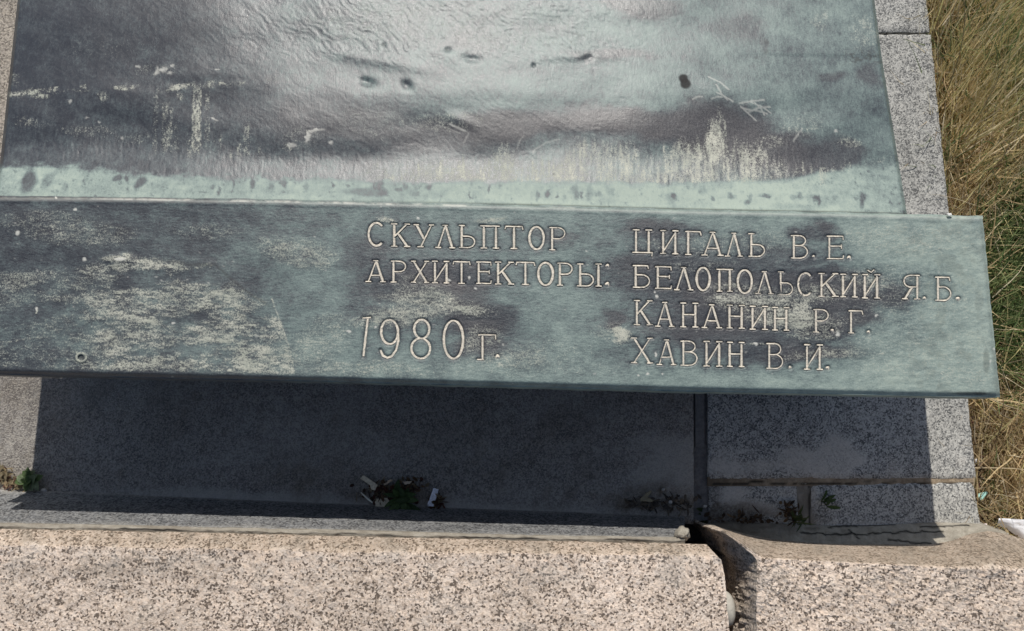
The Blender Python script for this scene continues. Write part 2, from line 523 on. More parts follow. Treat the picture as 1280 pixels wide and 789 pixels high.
def st_j(U, V):
    w = fbm(U / 22, V / 5, 71, 5)
    crack = ss(1.9, 0.6, np.abs(V - 604.6 + 3.0 * fbm(U / 34, V * 0, 72, 5)) / (0.35 + 0.75 * ss(0, 0.5, fbm(U / 18, V * 0, 73, 3) + 0.25))) * 0.9
    return np.clip(np.stack([R0 := w * 0, 0.6 * ss(960, 890, U), crack], -1), 0, 1)


joint('mortar_joint', [(884.5, 596.5), (slab_right(600) - 1, 596), (slab_right(600) - 2, 607), (884.5, 608)], M['sandy_mortar'], -0.0022, 'sandy cracked horizontal mortar line', st_j)
joint('mortar_joint', [(865, 345), (885.5, 345), (886, 650), (867, 652)], M['dark_mortar'], -0.007, 'dark mortar strip between large slabs', seed=9)
joint('mortar_joint', [(869, 480), (880.5, 480), (880.5, 559), (869.5, 559)], M['dark_mortar'], -0.0015, 'raised grey mortar strip', seed=12)
joint('mortar_joint', [(996, 604), (1016, 604), (1017, 664), (998, 664)], M['cement'], -0.003, 'crumbly mortar between small blocks', lambda U, V: np.clip(np.stack([U * 0, 0.3 + 0.6 * fbm(U / 7, V / 10, 5), 0.9 * ss(2.0, 0.8, np.abs(U - 1012 + 1.5 * fbm(V / 14, U * 0, 3)))], -1), 0, 1), seed=13)
joint('mortar_joint', [(884, 38), (slab_right(41) - 0.3, 38.5), (slab_right(41) - 0.3, 46), (884, 46.5)], M['dark_mortar'], -0.012, 'thin black joint', seed=14)
joint('mortar_joint', [(-260, 340), (867, 340), (867, 347), (-260, 347)], M['dark_mortar'], -0.006, seed=15)

# core under the slabs
c = [P(-256, -166, -0.058), P(slab_right(-166) - 4, -166, -0.058), P(slab_right(676) - 4, 676, -0.058), P(-256, 676, -0.058)]
c = np.array(c); c2 = c.copy(); c2[:, 2] = -0.2
mesh_obj('concrete_core', np.concatenate([c, c2]), [(3, 2, 1, 0), (4, 5, 6, 7), (0, 1, 5, 4), (1, 2, 6, 5), (2, 3, 7, 6), (3, 0, 4, 7)], M['dark_mortar'], plinth, smooth=False)


def rows_mesh(us, rows, name, mat, parent, noise=0.001, attr=None, seed=1, sub=None, nscale=7, label=None, ends=True, smooth=False):
    """rows: list of (v(u) callable or number, z callable or number, noise weight); bottom-to-top or any order; sub = subdivisions"""
    us = np.asarray(us, float)
    Vs = []; Zs = []; W = []
    sub = sub or [1] * (len(rows) - 1)
    def ev(f): return (f(us) if callable(f) else np.full(us.shape, float(f)))
    R = [(ev(a), ev(b), w) for a, b, w in rows]
    for k in range(len(R) - 1):
        for q in range(sub[k]):
            t = q / sub[k]
            Vs.append(R[k][0] * (1 - t) + R[k + 1][0] * t); Zs.append(R[k][1] * (1 - t) + R[k + 1][1] * t); W.append(R[k][2] * (1 - t) + R[k + 1][2] * t)
    Vs.append(R[-1][0]); Zs.append(R[-1][1]); W.append(R[-1][2])
    V = np.array(Vs); Z = np.array(Zs); W = np.array(W)[:, None]
    U = np.broadcast_to(us, V.shape).copy()
    G = P(U, V, Z)
    S = G[..., 1] * 960 + G[..., 2] * 700
    n1 = fbm(U / nscale, S / nscale, seed, 4); n2 = fbm(U / (nscale * 5), S / (nscale * 5), seed + 3, 3)
    G[..., 2] += noise * W * (n1 + 1.4 * n2)
    G[..., 1] += noise * W * 0.8 * (fbm(U / nscale, S / nscale, seed + 9, 3) + fbm(U / 40, S * 0, seed + 19, 3))
    nr, nc = V.shape
    f = grid_faces(nr, nc)
    v = G.reshape(-1, 3)
    A = attr(U, V, Z) if attr else np.zeros(U.shape + (3,))
    return U, V, G, A


def emit_rows(G, A, name, mat, parent, label=None, smooth=False, cap=True):
    nr, nc, _ = G.shape
    v = G.reshape(-1, 3); f = [tuple(q) for q in grid_faces(nr, nc)]
    if cap:
        f.append(tuple(i * nc for i in range(nr)))
        f.append(tuple(i * nc + nc - 1 for i in range(nr))[::-1])
    o = mesh_obj(name, v, f, mat, parent, smooth=smooth, attrs={'stain_shade': A.reshape(-1, A.shape[-1])})
    if flipcheck(o) < 0: o.data.flip_normals()
    if label: o['label'] = label
    return o


# grey ledge stone rising from the slab to the curb (left of the gap)
us = np.arange(-300, 858.1, 4)
us2 = us.copy()
zl = lambda u: 0.10 + 0 * u


def at_ledge(U, V, Z):
    w = fbm(U / 30, V / 6, 81, 4)
    R = 0.4 * ss(Z_L - 0.014, Z_L, Z + 0.01 * w) + 0.7 * ss(0.012, 0.0, Z + 0.006 * w)
    B = 0.15 * ss(0.2, 0.5, w)
    return np.clip(np.stack([R, R * 0.0, B], -1), 0, 1)


U, V, G, A = rows_mesh(us, [(lambda u: ledge_base(u) , -0.05, 0), (ledge_base, -0.002, 0.3), (lambda u: ledge_base(u) * 0.5 + ledge_top(u) * 0.5, 0.5 * Z_L, 1), (ledge_top, Z_L, 1),
                             (lambda u: ledge_top(u) + 10, Z_L + 0.002, 1), (lambda u: ledge_top(u) + 10, -0.05, 0)], 'x', None, None, noise=0.0008, attr=at_ledge, seed=21, sub=[1, 6, 6, 2, 1])
emit_rows(G, A, 'ledge_stone', M['ledge_granite'], plinth, 'smooth grey sloping edge stone behind the left curb block')

# cement bed along the top of the ledge, cracked
U, V, G, A = rows_mesh(us, [(lambda u: ledge_top(u) - 1.0, Z_L - 0.004, 0), (lambda u: ledge_top(u) - 0.2 + 0.8 * fbm(u / 17, u * 0, 5), Z_L + 0.0018, 0.6), (lambda u: ledge_top(u) + 4, Z_L + 0.006, 1.2), (lambda u: ledge_top(u) + 8, Z_L + 0.004, 1)],
                       'x', None, None, noise=0.0012, seed=33, sub=[1, 3, 3],
                       attr=lambda U, V, Z: np.clip(np.stack([U * 0, 0.2 + 0.5 * fbm(U / 25, V, 8), ss(1.3, 0.5, np.abs(V - ledge_top(U) - 4.2 + 1.2 * fbm(U / 25, U * 0, 91))) * ss(0.0, 0.25, fbm(U / 60, U * 0, 92))], -1), 0, 1))
emit_rows(G, A, 'mortar_joint', M['cement'], plinth, 'pale cracked cement line along the curb', cap=False)

# cement wedge on the right, between small blocks and right curb
def at_wedge(U, V, Z):
    w = fbm(U / 26, V / 6, 101, 5)
    cr = np.zeros_like(U)
    for (u0, v0, u1, v1) in [(1000, 667, 1085, 669), (1085, 669, 1180, 664), (1110, 676, 1165, 680), (1060, 662, 1075, 675), (1150, 659, 1212, 657), (1035, 659, 1120, 655)]:
        t = np.clip((U - u0) / (u1 - u0), 0, 1)
        d = np.abs(V - (v0 + (v1 - v0) * t) + 1.8 * fbm(U / 14, U * 0, int(u0)))
        cr = np.maximum(cr, ss(1.5, 0.5, d) * (U > u0) * (U < u1))
    G = 0.55 * ss(1000, 930, U + 20 * w) + 0.4 * ss(0.2, 0.6, w)
    return np.clip(np.stack([U * 0, G, cr], -1), 0, 1)


usw = np.arange(886, 1262.1, 2.5)
wtop = curve([(886, 656), (905, 652), (1000, 656), (1014, 657), (1100, 657), (1165, 653), (1225, 655), (1262, 668)])
U, V, G, A = rows_mesh(usw, [(lambda u: wtop(u) - 3, -0.03, 0), (wtop, 0.0015, 0.4), (lambda u: 0.5 * wtop(u) + 0.5 * r_strip(u), 0.020, 1.6), (lambda u: r_strip(u) + 0.5, 0.040, 1), (lambda u: r_strip(u) + 9, 0.042, 0)],
                       'x', None, None, noise=0.0016, attr=at_wedge, seed=51, sub=[1, 8, 8, 2])
emit_rows(G, A, 'cement_fillet', M['cement'], plinth, 'rough cracked cement fillet behind the right curb block', cap=False)

# broken cement lump at the end of the ledge
def lump(name, cu, cv, z, ru, rv, rz, mat, parent=None, seed=1, n=18, squash=0.7, noise=0.25, rot=0.0):
    c0 = P(cu, cv, z)
    s = (HC - z) / FPX
    th = np.linspace(0, math.pi, n); ph = np.linspace(0, 2 * math.pi, n * 2, endpoint=False)
    TH, PH = np.meshgrid(th, ph, indexing='ij')
    x = np.sin(TH) * np.cos(PH); y = np.sin(TH) * np.sin(PH); zz = np.cos(TH)
    k = 1 + noise * fbm(x * 1.7 + 5 + zz, y * 1.7 + zz * 1.3, seed, 4)
    a = math.radians(rot)
    X = x * ru * s * k; Y = y * rv * s * k
    v = np.stack([X * math.cos(a) - Y * math.sin(a), X * math.sin(a) + Y * math.cos(a), zz * rz * k], -1) + c0
    nr, nc = TH.shape
    i = np.arange(nr - 1)[:, None]; j = np.arange(nc)[None, :]
    a_ = i * nc + j; b_ = i * nc + (j + 1) % nc
    f = np.stack([a_, a_ + nc, b_ + nc, b_], -1).reshape(-1, 4)
    loc = Vector(c0 - np.array([0, 0, rz]))
    if parent is None:
        o = mesh_obj(name, v.reshape(-1, 3) - np.array(loc), f, mat, None, True, {'stain_shade': np.zeros((nr * nc, 3))})
        o.location = loc
    else:
        o = mesh_obj(name, v, f, mat, parent, True, {'stain_shade': np.zeros((nr * nc, 3))})
    return o


lump('cement_lump', 853, 668, Z_L - 0.006, 9, 8, 0.012, M['cement'], plinth, seed=4, noise=0.6, n=14)

# ------------------------------------------------------------------ curb blocks
def at_curb(U, V, Z, seed=0):
    w = fbm(U / 60, V / 40, 111 + seed, 5); w2 = fbm(U / 18, V / 14, 117 + seed, 4)
    B = 0.12 * ss(0.25, 0.7, w)
    R = 0.30 * ss(0.1, 0.5, w2) * ss(760, 690, V) + 0.25 * ss(0.2, 0.6, w)
    B = B + 0.30 * blob(U + 40 * w, V + 12 * w2, 90, 714, 150, 9, 1.2) + 0.10 * ss(0.15, 0.5, fbm(U / 30, V / 16, 119 + seed, 5, 0.65))
    G = (0.52 + 0.3 * w2) * ss(Z_C - 0.001, Z_C - 0.006, Z + 0.003 * w2) + 0.10 * ss(0.1, 0.6, w)  # brown on the back strip is painted shade; last term is faint mottling
    return np.clip(np.stack([R, G, B], -1), 0, 1)


left_curb = thing('curb_block', 'long speckled pink granite curb block below the dark ledge, left of the gap', 'curb stone', tuple(P(300, 760, Z_G)), 'pink granite curb blocks')
usc = np.concatenate([np.arange(-300, 880, 3.0), np.arange(880, 905.1, 1.5)])
endr = lambda V, Z: 0


def curb(us, vs, ve, z_s, parent, label, seed, left_end=None, right_end=None, side_noise=1.0):
    rows = [(vs, -0.06, 0), (vs, z_s, 0.7), (lambda u: vs(u) * 0.5 + ve(u) * 0.5, (z_s + Z_C) / 2 + 0.001, 1.4), (lambda u: ve(u) - 0.8, Z_C - 0.003, 1.4), (ve, Z_C - 0.0004, 1.3), (lambda u: ve(u) + 3, Z_C, 0.9),
            (lambda u: ve(u) + 110, Z_C, 0.7), (lambda u: 0 * u + 1250, Z_C, 0.3), (lambda u: 0 * u + 1250, -0.06, 0)]
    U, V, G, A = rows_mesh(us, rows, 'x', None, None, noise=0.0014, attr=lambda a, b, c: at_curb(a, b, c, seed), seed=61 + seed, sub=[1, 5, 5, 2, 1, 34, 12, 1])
    return U, V, G, A


# left block: shear the right end so that it follows the broken edge
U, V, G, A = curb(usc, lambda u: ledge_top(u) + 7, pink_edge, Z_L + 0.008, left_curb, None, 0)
edge_l = curve([(600, 872), (678, 882), (690, 893), (700, 903), (720, 906.5), (789, 912.5), (1250, 950)])
usn = usc[None, :]
k = ss(700, 905, usn)
Un = U + k * (edge_l(V) + 1.2 * fbm(V / 8, V * 0, 7) - 905) * 1.0
Gn = P(Un, V, G[..., 2]); Gn[..., 1] = G[..., 1]
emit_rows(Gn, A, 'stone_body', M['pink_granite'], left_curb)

right_curb = thing('curb_block', 'pink granite curb block with wavy broken back edge, right of the gap', 'curb stone', tuple(P(1200, 760, Z_G)), 'pink granite curb blocks')
edge_r = curve([(600, 885), (655, 889), (662, 901), (672, 914), (682, 926), (691, 936), (700, 944.5), (720, 946), (789, 946.5), (1250, 975)])
usr = np.concatenate([np.linspace(0, 60, 25), np.arange(63, 620, 4)])
rows_v = []
nrr = 70
tt_ = np.linspace(0, 1, nrr)
# param: column k offset from left edge; row: v from strip top to far below
VR = []; ZR = []
def rz(t, u):
    pass
G_list = []; A_list = []; U_list = []; V_list = []
strip_n, face_n = 36, 150
for r in range(strip_n + face_n + 2):
    off = usr
    # fixed-point solve of u at this row: u = edge(v) + off, v depends on u
    u = 900 + off
    for _ in range(6):
        vs_, ve_ = r_strip(u), r_edge(u)
        if r == 0: v = vs_; z = u * 0 - 0.06
        elif r <= strip_n:
            t = (r - 1) / (strip_n - 1); v = vs_ + (ve_ - vs_) * t
            z = 0.045 + (Z_C - 0.045) * (1 - (1 - t) ** 1.25)
            z = z + 0.012 * np.exp(-((u - 1237) / 28) ** 2) * np.sin(math.pi * t)
        elif r <= strip_n + face_n:
            t = (r - strip_n) / face_n; v = ve_ + (1250 - ve_) * t ** 1.6; z = u * 0 + Z_C
        else: v = u * 0 + 1250; z = u * 0 - 0.06
        u = np.where(True, edge_r(v), 0) + off
    G_list.append(P(u, v, z)); U_list.append(u); V_list.append(v)
G = np.array(G_list); U = np.array(U_list); V = np.array(V_list)
S = G[..., 1] * 960 + G[..., 2] * 700
wgt = np.ones(U.shape); wgt[0] = 0; wgt[-1] = 0
amp = 0.0016 * wgt
G[..., 2] += 0.0011 * wgt * fbm(U / 3.2, S / 3.2, 77, 3)
G[..., 2] += amp * (fbm(U / 7, S / 7, 71, 4) + 1.5 * fbm(U / 40, S / 30, 72, 3))
G[..., 0] += 0.0040 * wgt * np.exp(-usr / 9)[None, :] * fbm(S / 22, S * 0, 75, 5, 0.6)
G[..., 2] += 0.0022 * wgt * np.exp(-usr / 7)[None, :] * fbm(S / 12, S * 0, 76, 4, 0.6)
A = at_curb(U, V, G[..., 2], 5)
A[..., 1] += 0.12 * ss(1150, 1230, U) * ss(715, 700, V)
A = np.clip(A, 0, 1)
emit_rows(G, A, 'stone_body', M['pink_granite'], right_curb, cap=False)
# its rough broken side face towards the gap
ridge = G[1:, 0, :]
nd = 60
ker = np.hanning(31); ker /= ker.sum()
rs_ = ridge.copy()
for c_ in (0, 2):
    rs_[:, c_] = np.convolve(np.pad(ridge[:, c_], 15, mode='edge'), ker, mode='valid')
face = []
for q in range(nd):
    d = q / (nd - 1)
    lb = min(1.0, d * 6)
    row = ridge * (1 - lb) + rs_ * lb
    zt = row[:, 2]
    row[:, 2] = zt - d * (zt - (-0.06)) * 1.0
    sc = np.arange(len(ridge))
    nn = fbm(ridge[:, 1] * 160, row[:, 2] * 55, 131, 5)
    nq = np.floor(fbm(ridge[:, 1] * 60 + 4, row[:, 2] * 22, 135, 3) * 7) / 7
    wob = (0.0022 * (fbm(ridge[:, 1] * 420, row[:, 2] * 210, 136, 4, 0.7) - 0.5) + 0.004 * (nn - 0.6) + 0.005 * (nq - 0.6)) * min(1, d * 5) 
    dep = zt - row[:, 2]
    bk = ss(-0.20, -0.15, ridge[:, 1])
    wob -= (0.34 + 0.12 * bk) * dep
    row[:, 1] -= 0.5 * dep * bk
    wob += 0.004 * min(1, d * 4) * (-0.7 + fbm(ridge[:, 1] * 28 + 3, row[:, 2] * 14, 132, 3))
    row[:, 0] = row[:, 0] + wob
    face.append(row)
F = np.array(face)
AF = np.zeros(F.shape)
yy = F[..., 1]; zz = F[..., 2]
nn = fbm(yy * 420, zz * 22, 141, 5)
AF[..., 0] = 0.35; AF[..., 1] = np.clip(0.22 + 0.6 * nn, 0, 1); AF[..., 2] = np.clip(0.72 * ss(-0.04, 0.3, fbm(yy * 520, zz * 16, 142, 5, 0.7)), 0, 1)
o = emit_rows(F, AF, 'broken_face', M['pink_granite'], right_curb, 'rough grey fractured side of the block', cap=False)

# ------------------------------------------------------------------ bronze: sheet, plaque, letters
monument = thing('bronze_monument', 'weathered green and dark bronze sculpture base with inscribed Cyrillic plaque on granite slabs', 'monument', (0.0, 0.3, 0.0))

# glyph strokes: unit box, y up, thickness class per polyline (T thick, t thin); serif bars are thin strokes
def arc(cx, cy, rx, ry, a0, a1, n=14):
    return [(cx + rx * math.cos(math.radians(a0 + (a1 - a0) * i / n)), cy + ry * math.sin(math.radians(a0 + (a1 - a0) * i / n))) for i in range(n + 1)]


def sf(x, y, w=0.16): return ('t', [(x - w, y), (x + w, y)])


GL = {
 'С': [('T', arc(0.52, 0.5, 0.48, 0.5, 48, 312, 22))],
 'К': [('T', [(0.17, 0), (0.17, 1)]), sf(0.17, 0), sf(0.17, 1), ('t', [(0.17, 0.42), (0.82, 1)]), sf(0.84, 1, 0.14), ('T', [(0.36, 0.58), (0.84, 0)]), sf(0.84, 0, 0.16)],
 'У': [('T', [(0.14, 1), (0.5, 0.36)]), sf(0.13, 1, 0.13), ('t', [(0.88, 1), (0.36, 0)]), sf(0.88, 1, 0.12), sf(0.34, 0, 0.15)],
 'Л': [('t', [(0.5, 1), (0.13, 0)]), ('T', [(0.5, 1), (0.85, 0)]), sf(0.48, 1, 0.14), sf(0.13, 0, 0.15), sf(0.85, 0, 0.15)],
 'Ь': [('T', [(0.2, 0), (0.2, 1)]), sf(0.2, 1, 0.18), ('t', [(0.03, 0), (0.55, 0)]), ('t', [(0.2, 0.52), (0.55, 0.52)] + arc(0.55, 0.26, 0.42, 0.26, 90, -90, 12))],
 'П': [('T', [(0.2, 0), (0.2, 1)]), ('T', [(0.8, 0), (0.8, 1)]), ('t', [(0.02, 1), (0.98, 1)]), sf(0.2, 0), sf(0.8, 0)],
 'Т': [('T', [(0.5, 0), (0.5, 1)]), ('t', [(0.02, 0.88), (0.06, 1), (0.94, 1), (0.98, 0.86)]), sf(0.5, 0, 0.18)],
 'О': [('T', arc(0.5, 0.5, 0.46, 0.5, 90, 450, 30))],
 'Р': [('T', [(0.2, 0), (0.2, 1)]), sf(0.2, 0, 0.18), ('t', [(0.04, 1), (0.55, 1)] + arc(0.55, 0.75, 0.4, 0.25, 90, -90, 12) + [(0.2, 0.5)])],
 'А': [('t', [(0.52, 1), (0.13, 0)]), ('T', [(0.52, 1), (0.87, 0)]), ('t', [(0.25, 0.3), (0.76, 0.3)]), sf(0.5, 1, 0.13), sf(0.13, 0, 0.14), sf(0.87, 0, 0.14)],
 'Х': [('T', [(0.13, 1), (0.86, 0)]), ('t', [(0.87, 1), (0.13, 0)]), sf(0.13, 1, 0.13), sf(0.87, 1, 0.13), sf(0.13, 0, 0.14), sf(0.87, 0, 0.14)],
 'И': [('T', [(0.17, 0), (0.17, 1)]), ('T', [(0.83, 0), (0.83, 1)]), ('t', [(0.17, 0.08), (0.83, 0.92)]), sf(0.17, 0), sf(0.83, 0), sf(0.17, 1), sf(0.83, 1)],
 'Е': [('T', [(0.17, 0), (0.17, 1)]), ('t', [(0.02, 1), (0.93, 1), (0.95, 0.85)]), ('t', [(0.02, 0), (0.93, 0), (0.97, 0.15)]), ('t', [(0.17, 0.55), (0.82, 0.55)]), ('t', [(0.84, 0.63), (0.84, 0.45)])],
 'Ы': [('T', [(0.15, 0), (0.15, 1)]), sf(0.15, 1, 0.12), ('t', [(0.02, 0), (0.38, 0)]), ('t', [(0.15, 0.54), (0.38, 0.54)] + arc(0.38, 0.27, 0.28, 0.27, 90, -90, 12)), ('T', [(0.86, 0), (0.86, 1)]), sf(0.86, 0, 0.12), sf(0.86, 1, 0.12)],
 'Ц': [('T', [(0.17, 0), (0.17, 1)]), ('T', [(0.78, 0), (0.78, 1)]), ('t', [(0.0, 0), (0.96, 0)]), ('t', [(0.95, 0.02), (0.93, -0.16)]), sf(0.17, 1), sf(0.78, 1)],
 'Г': [('T', [(0.2, 0), (0.2, 1)]), sf(0.2, 0, 0.18), ('t', [(0.03, 1), (0.9, 1), (0.97, 0.84)])],
 'В': [('T', [(0.17, 0), (0.17, 1)]), ('t', [(0.0, 1), (0.5, 1)] + arc(0.5, 0.78, 0.35, 0.22, 90, -90, 10) + [(0.17, 0.56)]), ('t', [(0.5, 0.56)] + arc(0.5, 0.28, 0.46, 0.28, 90, -90, 12) + [(0.0, 0)])],
 'Б': [('T', [(0.17, 0), (0.17, 1)]), ('t', [(0.0, 1), (0.86, 1), (0.9, 0.86)]), ('t', [(0.17, 0.58), (0.5, 0.58)] + arc(0.5, 0.29, 0.46, 0.29, 90, -90, 12) + [(0.0, 0)])],
 'Н': [('T', [(0.17, 0), (0.17, 1)]), ('T', [(0.83, 0), (0.83, 1)]), ('t', [(0.17, 0.52), (0.83, 0.52)]), sf(0.17, 0), sf(0.83, 0), sf(0.17, 1), sf(0.83, 1)],
 'Я': [('T', [(0.83, 0), (0.83, 1)]), sf(0.83, 0, 0.16), ('t', [(0.95, 1), (0.48, 1)] + arc(0.48, 0.75, 0.36, 0.25, 90, 270, 12) + [(0.83, 0.5)]), ('T', [(0.55, 0.5), (0.17, 0)]), sf(0.16, 0, 0.15)],
 '1': [('T', [(0.22, 0), (0.86, 1)]), ('t', [(0.1, 1.0), (1.3, 1.02)])],
 '9': [('T', arc(0.5, 0.68, 0.44, 0.32, 0, 360, 26)), ('T', [(0.93, 0.74), (0.96, 0.45), (0.84, 0.2), (0.62, 0.04), (0.38, 0.0), (0.15, 0.05), (0.03, 0.2)])],
 '8': [('T', arc(0.55, 0.76, 0.38, 0.24, 90, 450, 24)), ('T', arc(0.5, 0.26, 0.47, 0.26, 90, 450, 26))],
 '0': [('T', arc(0.5, 0.5, 0.46, 0.5, 90, 450, 32))],
 'г': [('T', [(0.3, 0), (0.3, 1)]), ('t', [(0.02, 0.01), (0.38, 0.0)]), ('t', [(0.08, 0.99), (0.97, 1.0), (0.98, 0.83)])],
 '.': [('D', [(0.5, 0.5)])],
}
GL['Й'] = GL['И'] + [('t', [(0.3, 1.2), (0.5, 1.1), (0.66, 1.22)])]
# (glyph, left, right, top, bottom) as surveyed
LET = [
 ('С', 460, 480.6, 279, 307.7), ('К', 488.6, 513, 280.6, 308.5), ('У', 517, 542.5, 281.5, 309), ('Л', 544.5, 569, 282.3, 310), ('Ь', 573, 594, 282.5, 310), ('П', 599.8, 625, 283, 310.6), ('Т', 631, 654, 283.5, 311), ('О', 661, 680.5, 284, 312), ('Р', 686, 707, 285, 312.6),
 ('А', 457.3, 482, 326.5, 352.5), ('Р', 488, 508, 327, 353), ('Х', 514, 536.5, 327, 353.5), ('И', 540, 562, 327.3, 354), ('Т', 566, 588, 327.6, 354.5), ('Е', 595, 614.8, 328, 354.7), ('К', 618.6, 642.6, 328.2, 355.5), ('Т', 644.6, 669, 328.5, 356), ('О', 672, 692, 328.8, 357), ('Р', 696, 716, 329.6, 357), ('Ы', 720.5, 752.5, 330.5, 358), ('.', 756.5, 762, 329.5, 335), ('.', 756.3, 761.8, 352.8, 358),
 ('1', 452.5, 461, 398, 445.5), ('9', 475, 499, 400, 447.6), ('8', 513.5, 538.5, 400, 448.5), ('0', 553.7, 580, 401, 448.7), ('г', 596, 620, 419, 450), ('.', 619, 625, 443, 449),
 ('Ц', 790.6, 816.6, 288, 316), ('И', 825, 848, 289, 317.5), ('Г', 856, 877, 290, 318.5), ('А', 877, 904, 291, 319.5), ('Л', 906.5, 928.5, 292, 320.7), ('Ь', 935, 956, 292.6, 321), ('В', 988.6, 1010, 295, 323), ('.', 1014, 1019.5, 318, 323.5), ('Е', 1033, 1055, 295.6, 323.6), ('.', 1058.3, 1064, 319.3, 325),
 ('Б', 791, 812.6, 332.5, 359.6), ('Е', 818.6, 840, 334, 361), ('Л', 843, 866.5, 335, 362.7), ('О', 870, 888, 335, 363.5), ('П', 895, 916.5, 337.3, 364.5), ('О', 921.4, 940.5, 338, 367), ('Л', 944.6, 967, 340, 367.5), ('Ь', 972, 991, 340.3, 368.8), ('С', 997, 1016, 341.6, 369.5), ('К', 1022.5, 1048, 342.5, 370.8), ('И', 1050, 1072, 343.6, 371.5), ('Й', 1077, 1100, 344, 373), ('Я', 1127, 1150.5, 344.6, 374), ('.', 1153, 1158, 370.5, 375.5), ('Б', 1169, 1189, 347, 376), ('.', 1194.5, 1200, 371, 376.5),
 ('К', 792, 816, 376.3, 406.3), ('А', 819, 842.6, 378.5, 408.3), ('Н', 850, 873, 379.5, 409), ('А', 877, 902, 381.5, 410), ('Н', 908, 931, 382.3, 410.6), ('И', 936.7, 960, 383.5, 412), ('Н', 965, 986.6, 385, 413), ('Р', 1016, 1036, 387.5, 415.5), ('.', 1037.5, 1043, 410.5, 416), ('Г', 1060, 1079, 389, 416.6), ('.', 1082.7, 1088.5, 412.3, 418),
 ('Х', 789, 816, 423, 454), ('А', 821, 845, 425.3, 456), ('В', 850.6, 872, 427, 457), ('И', 879, 903, 427.5, 458), ('Н', 908.5, 930.5, 428.5, 458.5), ('В', 958, 979, 430, 461), ('.', 984.5, 990.5, 456.5, 462.5), ('И', 1004.6, 1028.5, 431.5, 462), ('.', 1031.5, 1037.3, 457.2, 463),
]
SLOPE = 0.019
TH_T, TH_t = 1.6, 0.98           # half widths in photograph pixels


def glyph_px(g):
    ch, l, r, t, b = g
    w, h = r - l, b - t
    out = []
    for cls, pl in GL[ch]:
        pts = []
        for (x, y) in pl:
            uu = l + x * w
            pts.append((uu, b - y * h + SLOPE * (x - 0.5) * w))
        big = 1.15 if ch in '1980' else 1.0
        out.append((cls, pts, (TH_T if cls == 'T' else TH_t) * big if cls != 'D' else w / 2))
    return out


GLYPHS = [glyph_px(g) for g in LET]

